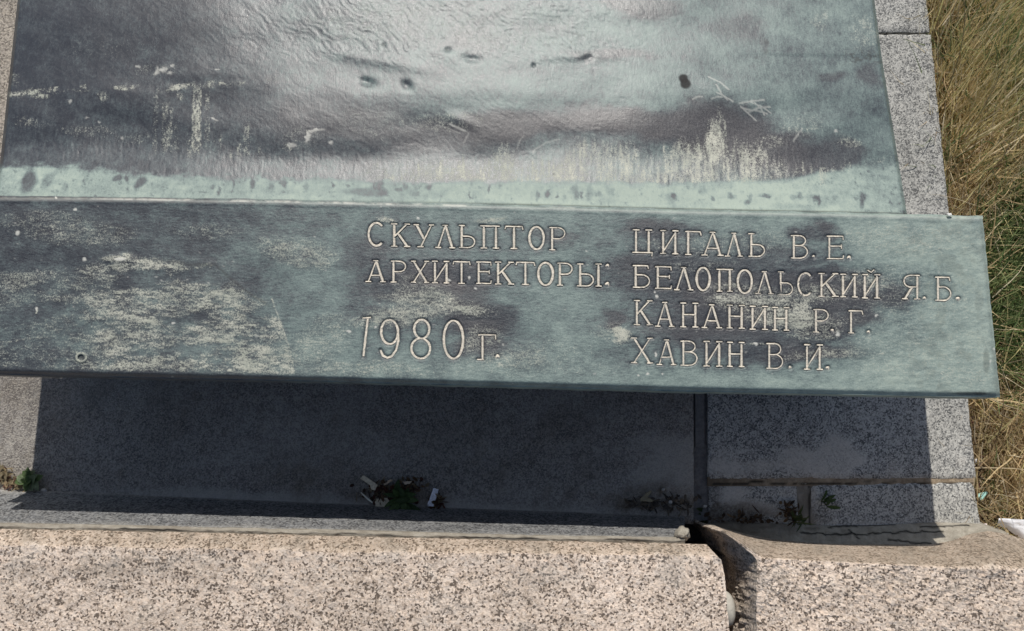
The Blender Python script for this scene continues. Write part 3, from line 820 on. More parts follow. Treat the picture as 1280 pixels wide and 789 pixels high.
# --- plaque sheet
def plaque_fields(U, V):
    w1 = fbm(U / 45, V / 22, 201, 5); w2 = fbm(U / 60, V / 30, 202, 5)
    Uw = U + 34 * w1; Vw = V + 20 * w2
    us_ = [0, 100, 200, 300, 400, 500, 600, 700, 800, 900, 1000, 1100, 1200, 1250]
    vs_ = [255, 300, 345, 390, 435, 480]
    T = table(Uw, Vw - 0.018 * (U - 600), us_, vs_, [
        [.18, .20, .24, .30, .38, .46, .50, .52, .56, .58, .62, .68, .78, .84],
        [.16, .20, .20, .26, .38, .38, .42, .50, .30, .40, .46, .74, .80, .88],
        [.18, .20, .20, .26, .44, .30, .42, .50, .34, .18, .22, .36, .78, .84],
        [.22, .26, .26, .30, .46, .30, .34, .55, .30, .12, .14, .50, .82, .84],
        [.26, .30, .30, .34, .50, .46, .42, .54, .42, .34, .26, .74, .84, .84],
        [.16, .22, .26, .32, .48, .56, .58, .58, .60, .64, .70, .80, .86, .80]])
    T = T + 0.16 * fbm(U / 26, V / 17, 205, 4) + 0.08 * fbm(U / 7, V / 6, 206, 3)
    dark = np.zeros_like(U)
    for (a, b, ra, rb, s, an) in [(560, 345, 62, 22, .9, 5), (500, 352, 50, 22, .7, 0), (600, 395, 42, 26, .9, 0), (850, 340, 70, 30, .75, 0), (900, 370, 80, 22, .8, 5), (880, 410, 75, 22, .7, 0),
                                  (1000, 345, 70, 18, .85, 5), (1060, 372, 42, 22, .8, 0), (960, 318, 60, 12, .6, 0), (1010, 290, 30, 9, .8, 0), (830, 285, 50, 8, .7, 0), (1000, 440, 75, 14, .75, 0), (900, 425, 60, 16, .5, 0), (758, 402, 20, 16, .8, 30),
                                  (450, 320, 26, 20, .4, 0), (700, 300, 30, 12, .5, 0), (600, 432, 30, 20, .6, 0), (1040, 400, 45, 20, .7, 0), (1100, 372, 30, 14, .6, 0)]:
        dark = np.maximum(dark, s * blob(U + 26 * w1, V + 14 * w2, a, b, ra, rb, 0.9, an))
    T = (T - 0.025) * (1 - 0.88 * dark)
    pbr = 0.55 * dark * ss(-0.2, 0.5, w2 + 0.3) + 0.5 * blob(Uw, Vw, 572, 362, 36, 14, 1.0)
    # crust
    st = fbm(U / 15, (V - 0.06 * U) / 4.5, 211, 5, 0.6)
    st2 = fbm(U / 6, V / 3, 212, 4)
    arcv = curve([(-100, 372), (0, 362), (60, 352), (110, 332), (160, 322), (200, 325), (270, 332), (320, 372), (345, 386), (362, 430), (371, 470), (372, 900)])
    below = V - arcv(U)
    inside = ss(-7, 8, below + 6 * w1) * ss(374, 366, U + 5 * w2) * ss(479, 462, V - 0.012 * U)
    strength = 0.54 + 0.45 * w1 + 0.55 * st + 0.25 * st2
    strength = strength * (0.42 + 0.58 * ss(20, 170, U))
    c = inside * strength
    for (a, b, ra, rb, s) in [(265, 345, 40, 9, -.9), (175, 352, 36, 11, -.7), (60, 392, 60, 10, -.5), (325, 390, 16, 10, -.6), (230, 398, 26, 8, -.5), (120, 405, 30, 10, -.4), (200, 440, 60, 6, -.3)]:
        c = c + s * blob(U + 22 * w1, V + 12 * w2, a, b, ra, rb, 0.9, -6) * inside
    for (a, b, ra, rb, s, an) in [(150, 325, 17, 7, .8, 0), (100, 290, 70, 16, .38, 5), (60, 275, 60, 12, .32, 0), (20, 350, 60, 14, .5, -8), (370, 315, 42, 20, .5, 10), (400, 320, 22, 9, .45, 0), (400, 430, 50, 26, .42, -15), (420, 405, 30, 16, .35, -15),
                                  (262, 290, 45, 12, .32, 0), (545, 378, 62, 12, .66, 6), (505, 395, 60, 14, .6, -10), (575, 382, 24, 8, .75, 15), (525, 362, 30, 18, .4, 0), (486, 279, 16, 3.5, .9, 8), (610, 275, 14, 4, .6, -15), (772, 422, 18, 10, 1.0, 10), (760, 418, 26, 14, .4, 0),
                                  (470, 405, 34, 8, .45, 0), (600, 425, 26, 16, .5, -30), (640, 448, 50, 14, .45, -6), (680, 440, 60, 18, .25, 0), (960, 380, 66, 15, .7, 4), (990, 398, 62, 14, .8, 6), (1010, 368, 50, 12, .6, 0), (930, 360, 34, 8, .5, 0), (1085, 350, 32, 12, .5, 10),
                                  (860, 305, 60, 13, .3, 0), (940, 300, 50, 14, .3, 0), (880, 330, 40, 9, .3, 0), (1130, 300, 90, 22, .36, 0), (1140, 370, 90, 50, .24, 0), (1150, 440, 100, 40, .26, 0), (1200, 470, 40, 16, .35, 0), (1190, 380, 30, 30, .25, 0), (620, 460, 200, 12, .2, 0), (450, 462, 80, 10, .45, 0), (1010, 415, 30, 10, .5, 0),
                                  (1030, 443, 60, 8, .5, -3)]:
        c = np.maximum(c, s * (1 + 0.5 * st + 0.3 * st2) * blob(U + 22 * w1, V + 9 * w2, a, b, ra, rb, 1.0, an))
    # line scratches
    for (u0, v0, u1, v1, s) in [(340, 374, 368, 452, .9), (55, 372, 45, 392, .9), (200, 365, 186, 405, -.6), (440, 401, 520, 404, .8), (0, 427, 70, 421, .6), (178, 470, 184, 440, .6), (738, 430, 740, 445, .5), (1040, 440, 1105, 442, .6), (958, 430, 938, 430, .7)]:
        du, dv = u1 - u0, v1 - v0; L = math.hypot(du, dv)
        t = np.clip(((U - u0) * du + (V - v0) * dv) / L ** 2, 0, 1)
        d = np.hypot(U - u0 - t * du, V - v0 - t * dv + 1.2 * w1 * 3)
        if s > 0: c = np.maximum(c, s * ss(1.8, 0.4, d) * (0.8 + 0.5 * st2))
    c = c * ss(0.0, 0.06, c)
    # chips
    chip = np.zeros_like(U)
    rr = np.random.default_rng(5)
    pts = [(150, 324, 7, 2.0), (106, 324, 2.2, 2), (22, 291, 2, 2.6), (216, 404, 2.2, 1.6), (46, 387, 1.6, 3), (436, 414, 2.6, 1.8), (469, 409, 1.6, 1.6), (595, 360, 1.8, 1.8), (593, 383, 1, 1), (587, 348, 1.8, 1.8), (821, 370.5, 2, 1.4), (818, 365, 1.3, 1), (560, 351, 3, 2.5),
           (798, 469, 1.4, 1.1), (809, 468, 1.6, 1.6), (828, 468, 1.3, 1.0), (1095, 394, 1.8, 1.5), (1047, 418, 3, 2.5), (945, 430, 3, 2), (820, 443, 1.5, 3), (1243, 436, 1.4, 1.4), (70, 248, 1.5, 1.5), (522, 272, 2, 1), (94, 262, 1.6, 1.6), (1238, 452, 1, 2)]
    for (a, b, ra, rb) in pts: chip = np.maximum(chip, blob(U + 2 * st2, V + 2 * st, a, b, ra, rb, 0.7))
    # small random scatter
    for k_ in range(170):
        a = rr.uniform(-40, 1240); b = rr.uniform(256, 480); r_ = rr.uniform(0.5, 1.25)
        m = (np.abs(U - a) < 5) & (np.abs(V - b) < 5)
        if m.any(): chip[m] = np.maximum(chip[m], rr.uniform(.15, .6) * blob(U[m] + 2 * st2[m], V[m] + 2 * st[m], a, b, r_ * 1.4, r_ * .8, 0.8))
    # bright worn rim
    rimd = V - rim(U)
    rimn = fbm(U / 30, U * 0 + 2, 221, 5)
    chip = np.maximum(chip, ss(2.0, 0.5, np.abs(rimd - 2.2 - 0.8 * rimn)) * ss(-0.2, 0.35, rimn + 0.4 * st2) * (0.75 * ss(900, 600, U)) * (0.5 + 0.5 * ss(60, 180, U)))
    chip = np.maximum(chip, 0.22 * ss(3.0, 1.0, np.abs(rimd - 4)))
    # ring by the rivet at (101,447)
    d = np.hypot((U - 101.5) / 1.15, V - 447)
    c = np.maximum(c, 0.95 * ss(2.2, 0.8, np.abs(d - 5.2)))
    black = 0.35 * ss(4.0, 3.0, d)
    # bottom roll: darker and browner, mostly at the left
    bd = low(U) - V
    T = np.where(bd < 14, T * (1 - 0.35 * ss(10, 2, bd) * ss(700, 300, U)), T)
    c = c * (1 - 0.8 * ss(11, 7, bd) * ss(520, 360, U))
    pbr = pbr + 0.5 * ss(12, 3, bd) * ss(500, 250, U)
    black = np.maximum(black, 0.35 * blob(U, V, 1233, 452, 4, 15, 0.8) + 0.6 * blob(U + 4 * w1, V, 1215, 492, 24, 2.0, 0.8) + 0.2 * ss(-0.1, 0.4, fbm(U / 12, V / 12, 233, 4)) * ss(1080, 1180, U))
    # crack-like contour of the crust
    dcon = np.abs(below + 4 * w1 - 1)
    black = np.maximum(black, 0.35 * ss(3.5, 0.5, dcon) * ss(180, 230, U) * ss(345, 325, U))
    return T, c, np.clip(pbr, 0, 1), chip, black


def seg_dist(U, V, pts):
    d = np.full(U.shape, 1e9)
    for (a, b) in zip(pts[:-1], pts[1:]):
        du, dv = b[0] - a[0], b[1] - a[1]; L = du * du + dv * dv + 1e-9
        t = np.clip(((U - a[0]) * du + (V - a[1]) * dv) / L, 0, 1)
        d = np.minimum(d, np.hypot(U - a[0] - t * du, V - a[1] - t * dv))
    return d


PU0, PU1L, PU1H = -90.0, 1228.0, 1250.0
nc_, nr_ = 1340, 245
s = np.linspace(0, 1, nc_)[None, :]; t = np.linspace(0, 1, nr_)[:, None]
Ur = PU1L + (PU1H - PU1L) * t + 0.9 * fbm(t * 30, t * 0, 8)
Ul = -62 + 34 * ss(0, 0.55, t) - 60 * ss(0.65, 1.0, t)
U = Ul + (Ur - Ul) * s
V = rim(U) + (low(U) - rim(U)) * t
V = V + 1.3 * fbm(U / 30, U * 0 + 1, 241, 5, 0.6) * (1 - t) + 0.9 * fbm(U / 40, U * 0 + 4, 242, 5, 0.6) * t
# letters: distance field
D = np.full(U.shape, 99.0)
for g in GLYPHS:
    allp = [p for st_ in g for p in st_[1]]
    u0 = min(p[0] for p in allp) - 9; u1 = max(p[0] for p in allp) + 9
    v0 = min(p[1] for p in allp) - 9; v1 = max(p[1] for p in allp) + 9
    m = (U > u0) & (U < u1) & (V > v0) & (V < v1)
    Um, Vm = U[m], V[m]
    for cls, pts, hw in g:
        pp = pts if len(pts) > 1 else [pts[0], (pts[0][0] + 0.01, pts[0][1])]
        D[m] = np.minimum(D[m], seg_dist(Um, Vm, pp) - hw)
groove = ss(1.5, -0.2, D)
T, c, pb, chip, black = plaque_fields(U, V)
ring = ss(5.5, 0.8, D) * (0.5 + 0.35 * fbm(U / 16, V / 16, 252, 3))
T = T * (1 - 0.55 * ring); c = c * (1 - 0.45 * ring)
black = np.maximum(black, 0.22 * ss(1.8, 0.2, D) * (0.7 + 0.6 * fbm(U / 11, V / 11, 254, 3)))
Z = Z_P + 0.0011 * fbm(U / 90, V / 60, 261, 3) + 0.00011 * fbm(U / 13, V / 5, 262, 4) + 0.00010 * fbm(U / 3, V / 1.8, 263, 2)
wr = ss(850, 1150, U)
Z = Z + wr * 0.00034 * fbm(U / 12 + 0.5 * V / 12, V / 6, 264, 4) + 0.0004 * np.clip(c, 0, 1)
Z = Z + 0.0016 * blob(U, V, 150, 325, 15, 6, 1.6)
dd = np.hypot((U - 101.5) / 1.15, V - 447)
Z = Z + 0.0012 * ss(2.4, 0.5, np.abs(dd - 5.2)) - 0.0008 * ss(4.2, 2.0, dd)
Z = Z - 0.0013 * groove
bd = low(U) - V; rdist = Ur - U; td = V - rim(U)
Z = Z - 0.008 * ss(9, 0, bd) ** 2 * (1 - 0.4 * ss(600, 1100, U)) - 0.004 * ss(7, 0, rdist) ** 2 - 0.004 * ss(5, 0, td) ** 2 + 0.0003 * ss(5, 2, np.abs(td - 5))
G = P(U, V, Z)
pat = np.stack([np.clip(T, 0, 1), np.clip(c, 0, 1), np.clip(pb, 0, 1)], -1)
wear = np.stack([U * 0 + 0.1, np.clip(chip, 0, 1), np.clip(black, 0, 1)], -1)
both = np.concatenate([pat, wear], -1)
v_, f_, a_ = skirted(G, lambda r: r[:, 2] * 0 + Z_P - 0.038, both)
# bottom of the plaque
n0 = len(v_)
cs = P([-60, 1228, 1250, -88], [rim(-80), rim(1228), 497, low(-94)], Z_P - 0.038)
v_ = np.concatenate([v_, cs]); a_ = np.concatenate([a_, np.tile([0.1, 0, 0.3, 0.2, 0, 0.4], (4, 1))])
f_ = np.concatenate([f_, [[n0, n0 + 1, n0 + 2, n0 + 3]]])
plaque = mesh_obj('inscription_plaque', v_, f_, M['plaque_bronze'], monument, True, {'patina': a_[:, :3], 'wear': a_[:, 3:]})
if flipcheck(plaque) < 0: plaque.data.flip_normals()
plaque['label'] = 'bronze plaque with sculptor and architect names and the year 1980'


def stroke_mesh(pts, hw, cls):
    """a thin raised bead along the polyline; slightly uneven, as hand cut"""
    if cls == 'D':
        cx, cy = pts[0]
        v = [P(cx, cy, Z_P + 0.0004)]; f = []
        for k_ in range(14):
            a = 2 * math.pi * k_ / 14; r_ = hw * (1 + 0.12 * math.sin(3 * a + cx))
            v.append(P(cx + r_ * math.cos(a), cy + r_ * math.sin(a), Z_P - 0.0016))
        for k_ in range(14): f.append((0, 1 + k_, 1 + (k_ + 1) % 14))
        return v, f
    # resample
    q = [np.array(pts[0], float)]
    for a, b in zip(pts[:-1], pts[1:]):
        a = np.array(a, float); b = np.array(b, float); n = max(1, int(np.linalg.norm(b - a) / 3.5))
        for k_ in range(1, n + 1): q.append(a + (b - a) * k_ / n)
    q = np.array(q)
    closed = np.linalg.norm(q[0] - q[-1]) < 0.3 and len(q) > 6
    tan = np.gradient(q, axis=0)
    if closed:
        tan[0] = tan[-1] = q[1] - q[-2]
    tan /= np.linalg.norm(tan, axis=1, keepdims=True) + 1e-9
    nor = np.stack([-tan[:, 1], tan[:, 0]], -1)
    v = []; f = []
    L = len(q)
    for k_, (p, n_) in enumerate(zip(q, nor)):
        h = hw * (1 + 0.16 * float(vn(np.array(p[0] / 5.0), np.array(p[1] / 5.0), 301)))
        if not closed and (k_ == 0 or k_ == L - 1): h *= 0.85
        if closed:   # stress: thinner at top and bottom
            h *= 0.78 + 0.3 * abs(n_[0])
        for e, zz in ((-1, -0.0017), (-0.6, -0.0005), (0.6, -0.0005), (1, -0.0017)):
            v.append(P(p[0] + n_[0] * h * e, p[1] + n_[1] * h * e, Z_P + zz + 0.0003 * (hash((round(p[0], 2), e)) % 7 - 3) / 3))
        if k_:
            b0 = (k_ - 1) * 4; b1 = k_ * 4
            for j in range(3): f.append((b0 + j, b1 + j, b1 + j + 1, b0 + j + 1))
    if not closed:
        f.append((0, 1, 2, 3)); e = (L - 1) * 4; f.append((e + 3, e + 2, e + 1, e))
    return v, f


for g, gp in zip(LET, GLYPHS):
    vv = []; ff = []
    for si, (cls, pts, hw) in enumerate(gp):
        a, b = stroke_mesh(pts, hw, cls)
        o_ = len(vv)
        lift = 0.00018 * si
        vv += [x + np.array([0, 0, lift]) for x in a]; ff += [tuple(i + o_ for i in q_) for q_ in b]
    o = mesh_obj('full_stop' if g[0] == '.' else ('digit' if g[0] in '1980' else 'letter'), np.array(vv), ff, M['letter_fill'], plaque, False)
    bmz = flipcheck(o)
    if bmz < 0: o.data.flip_normals()

# --- upper bronze sheet
def sheet_left(v): return np.interp(v, [-120, 0, 120, 195, 250], [36, 22, 9, 1, -6])
def sheet_right(v): return np.interp(v, [-120, 0, 70, 268], [1077, 1093, 1102, 1134])


nc_, nr_ = 930, 310
s = np.linspace(0, 1, nc_)[None, :]; t = np.linspace(0, 1, nr_)[:, None]
Vb = -110 + (rim(0) + 2 + 110) * t
Ul = sheet_left(Vb); Ur = sheet_right(Vb + 20 * t)
U = Ul + (Ur - Ul) * s + 0 * t
V = -110 + (rim(U) + 1.6 + 110) * t
w = rim(U) - V                                     # distance above the rim
# a low, hand modelled relief: rises to the rim with a small cove, falls away towards the back
Pf = curve([(-5, 0.2365), (0, 0.2375), (7, 0.2345), (18, 0.2315), (32, 0.2275), (50, 0.2210), (62, 0.2190), (100, 0.2174), (145, 0.2155), (175, 0.2115), (215, 0.2050), (260, 0.1975), (370, 0.179)])
ws = np.zeros_like(w)
prof = np.zeros_like(w)
for k_ in range(-3, 4): prof = prof + Pf(w + 4.0 * k_ * np.clip(w / 25, 0, 1)) / 7
hump = 0.0045 * fbm(U / 190, V / 80, 271, 2) + 0.0006 * fbm(U / 50, V / 30, 272, 2)
topm = ss(95, 60, V + 22 * fbm(U / 90, V / 40, 273, 3))          # the brushed, lumpy upper part
sw = fbm(U / 35, V / 25, 274, 3) * 3.0
brush = fbm((U + 8 * sw) / 11, (V - 0.8 * U * 0.5 + 7 * sw) / 3.6, 275, 4)
cen = ss(230, 400, U) * ss(860, 700, U)
finec = fbm((U + 5 * sw) / 5.5, (V - 0.5 * U + 5 * sw) / 2.6, 278, 3)
Z = prof + hump * ss(0, 60, w) + (0.00012 + 0.00016 * topm * cen) * brush * ss(4, 30, w) + (0.00006 + 0.00022 * topm * cen) * finec * ss(4, 30, w)
Z = Z + 0.0003 * topm * cen * fbm(U / 22, V / 14, 276, 3)
Z = Z + 0.00016 * fbm(U / 3, V / 14, 277, 2) * ss(8, 30, w) * ss(110, 50, w)
for (a, b, ra, rb, dz, an) in [(459, 103, 12, 6, -.006, 15), (508, 107, 9, 7, -.005, 30), (590, 74, 15, 6, -.004, 5), (667, 82, 3, 3, -.003, 0), (560, 62, 5, 4, -.003, 0), (735, 73, 10, 5, -.003, -20), (480, 57, 4, 4, -.002, 0), (575, 150, 26, 10, .003, 20), (470, 75, 80, 10, .003, 10), (720, 70, 60, 8, .002, 0), (890, 112, 30, 14, .002, 45), (940, 133, 16, 9, .002, 10)]:
    Z = Z + 0.55 * dz * np.exp(-((((U - a) * math.cos(math.radians(an)) + (V - b) * math.sin(math.radians(an))) / (ra * .8)) ** 2 + ((-(U - a) * math.sin(math.radians(an)) + (V - b) * math.cos(math.radians(an))) / (rb * .8)) ** 2))
# seam step along the line at v ~ 70-115 on the left and v ~ 70 on the right
seam = curve([(0, 117), (60, 116), (90, 108), (200, 112), (260, 104), (330, 99), (420, 98)])
Z = Z + 0.0006 * ss(-7, 7, V - seam(U) + 6 * fbm(U / 30, V / 30, 279, 3)) * ss(430, 300, U)
seam2 = curve([(850, 60), (950, 68), (1060, 70), (1110, 70)])
Z = Z + 0.0006 * ss(3, -3, V - seam2(U)) * ss(900, 1000, U)
w1 = fbm(U / 55, V / 30, 281, 5); w2 = fbm(U / 70, V / 35, 282, 5)
us_ = [0, 100, 200, 300, 400, 500, 600, 700, 800, 900, 1000, 1100]
vs_ = [0, 40, 80, 120, 160, 198]
Tn = 0.12 * fbm(U / 26, V / 17, 285, 4) + 0.07 * fbm(U / 7, V / 6, 286, 3) + table(U + 40 * w1, V + 26 * w2 - 0.017 * (U - 500) * ss(60, 200, V), us_, vs_, [
    [.12, .10, .10, .22, .32, .34, .36, .40, .50, .46, .50, .52],
    [.12, .10, .10, .20, .32, .34, .36, .42, .50, .45, .50, .52],
    [.12, .08, .10, .20, .32, .34, .36, .42, .48, .48, .42, .48],
    [.10, .10, .12, .18, .22, .30, .46, .50, .54, .52, .50, .42],
    [.10, .12, .14, .16, .16, .20, .30, .26, .30, .34, .50, .50],
    [.15, .17, .20, .22, .22, .24, .28, .34, .38, .36, .36, .44]])
pb = np.zeros_like(U)
# dark brown arches above the pale streaky band
for (a, b, ra, rb, sgm, an) in [(640, 160, 70, 18, .9, 0), (770, 152, 95, 20, 1, 2), (895, 160, 62, 32, 1, 8), (960, 190, 62, 26, .9, 8), (560, 170, 60, 22, .5, 0), (1040, 196, 34, 18, .6, 0), (1050, 100, 22, 8, .5, -10), (1095, 98, 14, 16, .55, 0), (760, 72, 60, 9, .55, 0), (800, 4, 44, 16, .6, 0), (930, 40, 30, 20, .35, 0), (955, 60, 8, 12, .4, 0), (590, 56, 40, 12, .25, 0),
                                (420, 150, 90, 26, .35, 0), (740, 150, 30, 12, .5, 0)]:
    m = sgm * blob(U + 26 * w1, V + 16 * w2, a, b, ra, rb, 0.8, an)
    Tn = Tn * (1 - 0.75 * m); pb = np.maximum(pb, 0.62 * m)
# light green band along the rim
edge = curve([(0, 38), (90, 36), (160, 30), (300, 24), (500, 24), (640, 27), (800, 30), (950, 36), (1050, 50), (1140, 70)])(U)
gb = ss(edge + 6, edge - 5, w + 9 * fbm(U / 18, V / 9, 291, 5, 0.65))
gval = curve([(0, .68), (300, .76), (600, .84), (950, .88), (1050, .74), (1140, .58)])(U) + 0.22 * w1 + 0.12 * w2 + 0.22 * fbm(U / 12, V / 6, 292, 5, 0.6) - 0.3 * ss(0.3, 0.55, fbm(U / 5, V / 5, 293, 5, 0.65))
Tn = Tn * (1 - gb) + gval * gb
pb = pb * (1 - gb)
for (a, b, ra, rb, sgm, an) in [(38, 228, 16, 9, .8, -50), (62, 228, 14, 5, .4, -50), (146, 220, 6, 4, .7, -30), (175, 227, 8, 6, .8, -50), (455, 240, 25, 5, .5, 0), (770, 60, 1, 1, 0, 0)]:
    m = sgm * blob(U + 8 * w1, V + 6 * w2, a, b, ra, rb, 0.8, an)
    Tn = Tn * (1 - m)
rr = np.random.default_rng(12)
bl = np.zeros_like(U)
for k_ in range(60):                                  # dark drip stains in the green band
    a = rr.uniform(470, 1080) if k_ < 46 else rr.uniform(60, 470); b = rim(a) - rr.uniform(10, 24); ra = rr.uniform(1.5, 5); rb = rr.uniform(2, 6.5)
    m = (np.abs(U - a) < 22) & (np.abs(V - b) < 22)
    q_ = rr.uniform(.25, .75) * blob(U[m] + 5 * w1[m] + 2.5 * fbm(U[m] / 4, V[m] / 4, 295, 3), V[m] + 3 * fbm(U[m] / 5, V[m] / 5, 296, 3), a, b, ra, rb, 0.9)
    Tn[m] *= (1 - 0.9 * np.clip(q_ * 1.2, 0, 1))
# pale streaked crust band
colh = curve([(0, 8), (420, 12), (470, 24), (540, 30), (600, 26), (618, 50), (643, 52), (655, 22), (690, 30), (730, 54), (795, 56), (806, 30), (840, 50), (880, 50), (884, 84), (906, 88), (912, 45), (940, 48), (965, 30), (985, 14), (1140, 4)])(U)
colh = colh + 14 * fbm(U / 9, U * 0, 301, 4) + 9 * fbm(U / 2.6, U * 0 + 3, 302, 2)
vs1 = fbm(U / 2.6, V / 26, 303, 3); vs2 = fbm(U / 10, V / 30, 304, 3)
inband = ss(edge + colh + 8, edge + colh - 12, w) * ss(edge - 2, edge + 5, w + 3 * w1) * ss(390, 540, U)
c = inband * (0.52 + 0.38 * vs1 + 0.30 * vs2)
c = np.maximum(c, 1.1 * blob(U + 3 * vs1, V + 2 * w1, 894, 178, 10, 31, 0.7) * (0.8 + 0.5 * vs1))
c = np.maximum(c, 0.6 * blob(U + 3 * vs1, V, 1028, 219, 5, 12, 0.8))
for (a, v0, v1, r_, s_) in [(246, 100, 192, 6, .75), (259, 112, 185, 3.5, .5), (209, 124, 190, 7, .55), (194, 110, 194, 3, .4), (238, 165, 198, 5, .5), (308, 150, 196, 4, .6), (275, 163, 190, 2, .5), (299, 172, 200, 3, .6), (289, 182, 200, 2.5, .6), (325, 180, 196, 2, .5), (220, 150, 195, 3, .35), (268, 140, 185, 2, .3)]:
    m = ss(r_ + 1.5, r_ - 1.5, np.abs(U - a + 1.5 * vs2)) * ss(v0 - 4, v0 + 12, V) * ss(v1 + 8, v1 - 8, V)
    c = np.maximum(c, s_ * m * (0.75 + 0.9 * fbm(U / 2.2, V / 5, 305, 3)))
sp = fbm(U / 5, V / 3.5, 306, 4)
# speckled lime line along the seam
lv = ss(7, 1, np.abs(V - seam(U) - 1 + 5 * w1)) * ss(-0.35, 0.2, fbm(U / 20, V / 12, 307, 3)) * ss(420, 260, U)
c = np.maximum(c, lv * (0.55 + 0.7 * sp))
for (a, b, ra, rb, s_) in [(50, 116, 16, 5, .7), (20, 100, 6, 10, .35), (128, 118, 9, 8, .45), (230, 122, 6, 5, .4), (200, 88, 30, 10, .22), (40, 155, 24, 7, .3), (110, 165, 30, 10, .28), (160, 175, 26, 8, .2), (380, 172, 30, 16, .22), (362, 182, 8, 6, .4), (130, 60, 60, 14, .12),
                           (470, 150, 50, 22, .2), (560, 150, 46, 12, .34), (1030, 25, 12, 14, .35), (1080, 40, 16, 26, .35), (1000, 155, 30, 18, .3), (1055, 180, 14, 8, .4), (960, 178, 24, 8, .4), (940, 195, 18, 12, .55), (870, 195, 16, 20, .6), (500, 30, 150, 30, .22), (640, 40, 120, 30, .2)]:
    c = np.maximum(c, s_ * blob(U + 14 * w1, V + 8 * w2, a, b, ra, rb, 1.0) * (1 + 0.8 * sp))
chip = np.zeros_like(U)
for (a, b, ra, rb, an) in [(196, 89, 2.4, 6, 10), (205, 87, 4.5, 3, -30), (212, 91, 4, 1.6, 0), (172, 83, 3, 1.5, 0), (215, 82, 2.5, 1.5, -40), (152, 172, 1.2, 2.4, 0), (108, 147, 3, .8, 0), (268, 149, 4, 1.0, 20), (124, 153, 1.5, 1, 0), (395, 163, 10, 1.6, -12), (385, 172, 3, 7, 10), (414, 178, 3, 2.5, 0), (365, 182, 5, 3, 0), (88, 127, 2, 3, 20), (272, 87, 3, 1, 0), (573, 160, 12, 1.5, 25), (1045, 164, 2.5, 2, 0)]:
    chip = np.maximum(chip, 0.62 * (1 + 0.6 * sp) * blob(U + 3 * sp, V + 2 * sp, a, b, ra, rb, 0.8, an))
# cream scratches
for (u0, v0, u1, v1) in [(884, 96, 912, 112), (893, 106, 912, 126), (898, 116, 918, 128), (925, 130, 958, 125), (930, 136, 955, 141), (940, 128, 960, 140), (926, 134, 944, 150), (935, 139, 960, 133), (892, 124, 906, 122), (866, 126, 880, 122), (944, 127, 952, 143), (1000, 160, 992, 178), (700, 178, 668, 190), (550, 155, 576, 165), (655, 170, 648, 186), (585, 165, 582, 176)]:
    dgs = seg_dist(U + 2 * w1 * 4, V + 3 * w2 * 2, [(u0, v0), ((u0 + u1) / 2, (v0 + v1) / 2 - 1.5), (u1, v1)])
    chip = np.maximum(chip, (0.5 if u0 > 860 else 0.25) * ss(1.3, 0.4, dgs))
bl = np.maximum(bl, 0.95 * blob(U + 3 * w1, V, 853, 98, 6, 5, .5) + 0.95 * blob(U, V, 857, 105, 6.5, 6, .5))
bl = np.maximum(bl, 0.55 * ss(0.35, 0.6, fbm(U / 2.5, V / 2.5, 311, 2) + 0.3 * blob(U, V, 1085, 73, 32, 9, 1)) * blob(U, V, 1080, 72, 36, 10, 1))
bl = np.maximum(bl, 0.5 * ss(2.5, 0.8, w) * ss(350, 700, U))
for (a, b, r_) in [(958, 54, 4), (958, 66, 4), (945, 73, 2.5), (900, 76, 1.5), (667, 83, 2.8), (480, 57, 3), (692, 217, 2), (1096, 68, 2), (560, 63, 3)]:
    bl = np.maximum(bl, 0.32 * blob(U + 2 * w1, V + 2 * w2, a, b, r_ * .8, r_ * .7, 1.1))
dirt = ss(0.3, 0.6, fbm(U / 9, V / 4, 312, 4)) * ss(0.0, 1, topm) * ss(350, 450, U) * ss(820, 700, U)
bl = np.maximum(bl, 0.16 * dirt)
bl = np.clip(bl, 0, 1)
Tn = np.clip(Tn - 0.05 * (1 - gb), 0, 1)
bd_l = U - Ul; bd_r = Ur - U
Z = Z - ss(0, 70, w) * (0.13 * (np.clip(360 - U, 0, 400) / 1000) ** 2 + 0.10 * (np.clip(U - 780, 0, 400) / 1000) ** 2)
Z = Z - 0.01 * ss(5, 0, bd_l) ** 2 - 0.008 * ss(5, 0, bd_r) ** 2
G = P(U, V, Z)
pat = np.stack([np.clip(Tn, 0, 1), np.clip(c, 0, 1), np.clip(pb, 0, 1)], -1)
wear = np.stack([np.clip(0.5 * gb, 0, 1), np.clip(chip, 0, 1), np.clip(bl, 0, 1)], -1)
both = np.concatenate([pat, wear], -1)
v_, f_, a_ = skirted(G, lambda r: r[:, 2] * 0 + 0.004, both)
sheet = mesh_obj('sculpture_base', v_, f_, M['sheet_bronze'], monument, True, {'patina': a_[:, :3], 'wear': a_[:, 3:]})
if flipcheck(sheet) < 0: sheet.data.flip_normals()
sheet['label'] = 'modelled dark and pale green bronze surface above the plaque'
# plain neck that carries the plaque, recessed behind its lower edge
q = P([-30, 1120, 1120, -30], [262, 268, 420, 400], Z_P - 0.039); q2 = q.copy(); q2[:, 2] = 0.004
mesh_obj('plaque_support', np.concatenate([q, q2]), [(0, 1, 2, 3), (7, 6, 5, 4), (0, 4, 5, 1), (1, 5, 6, 2), (2, 6, 7, 3), (3, 7, 4, 0)], M['dark_bronze'], monument, False)

#@@LIFE

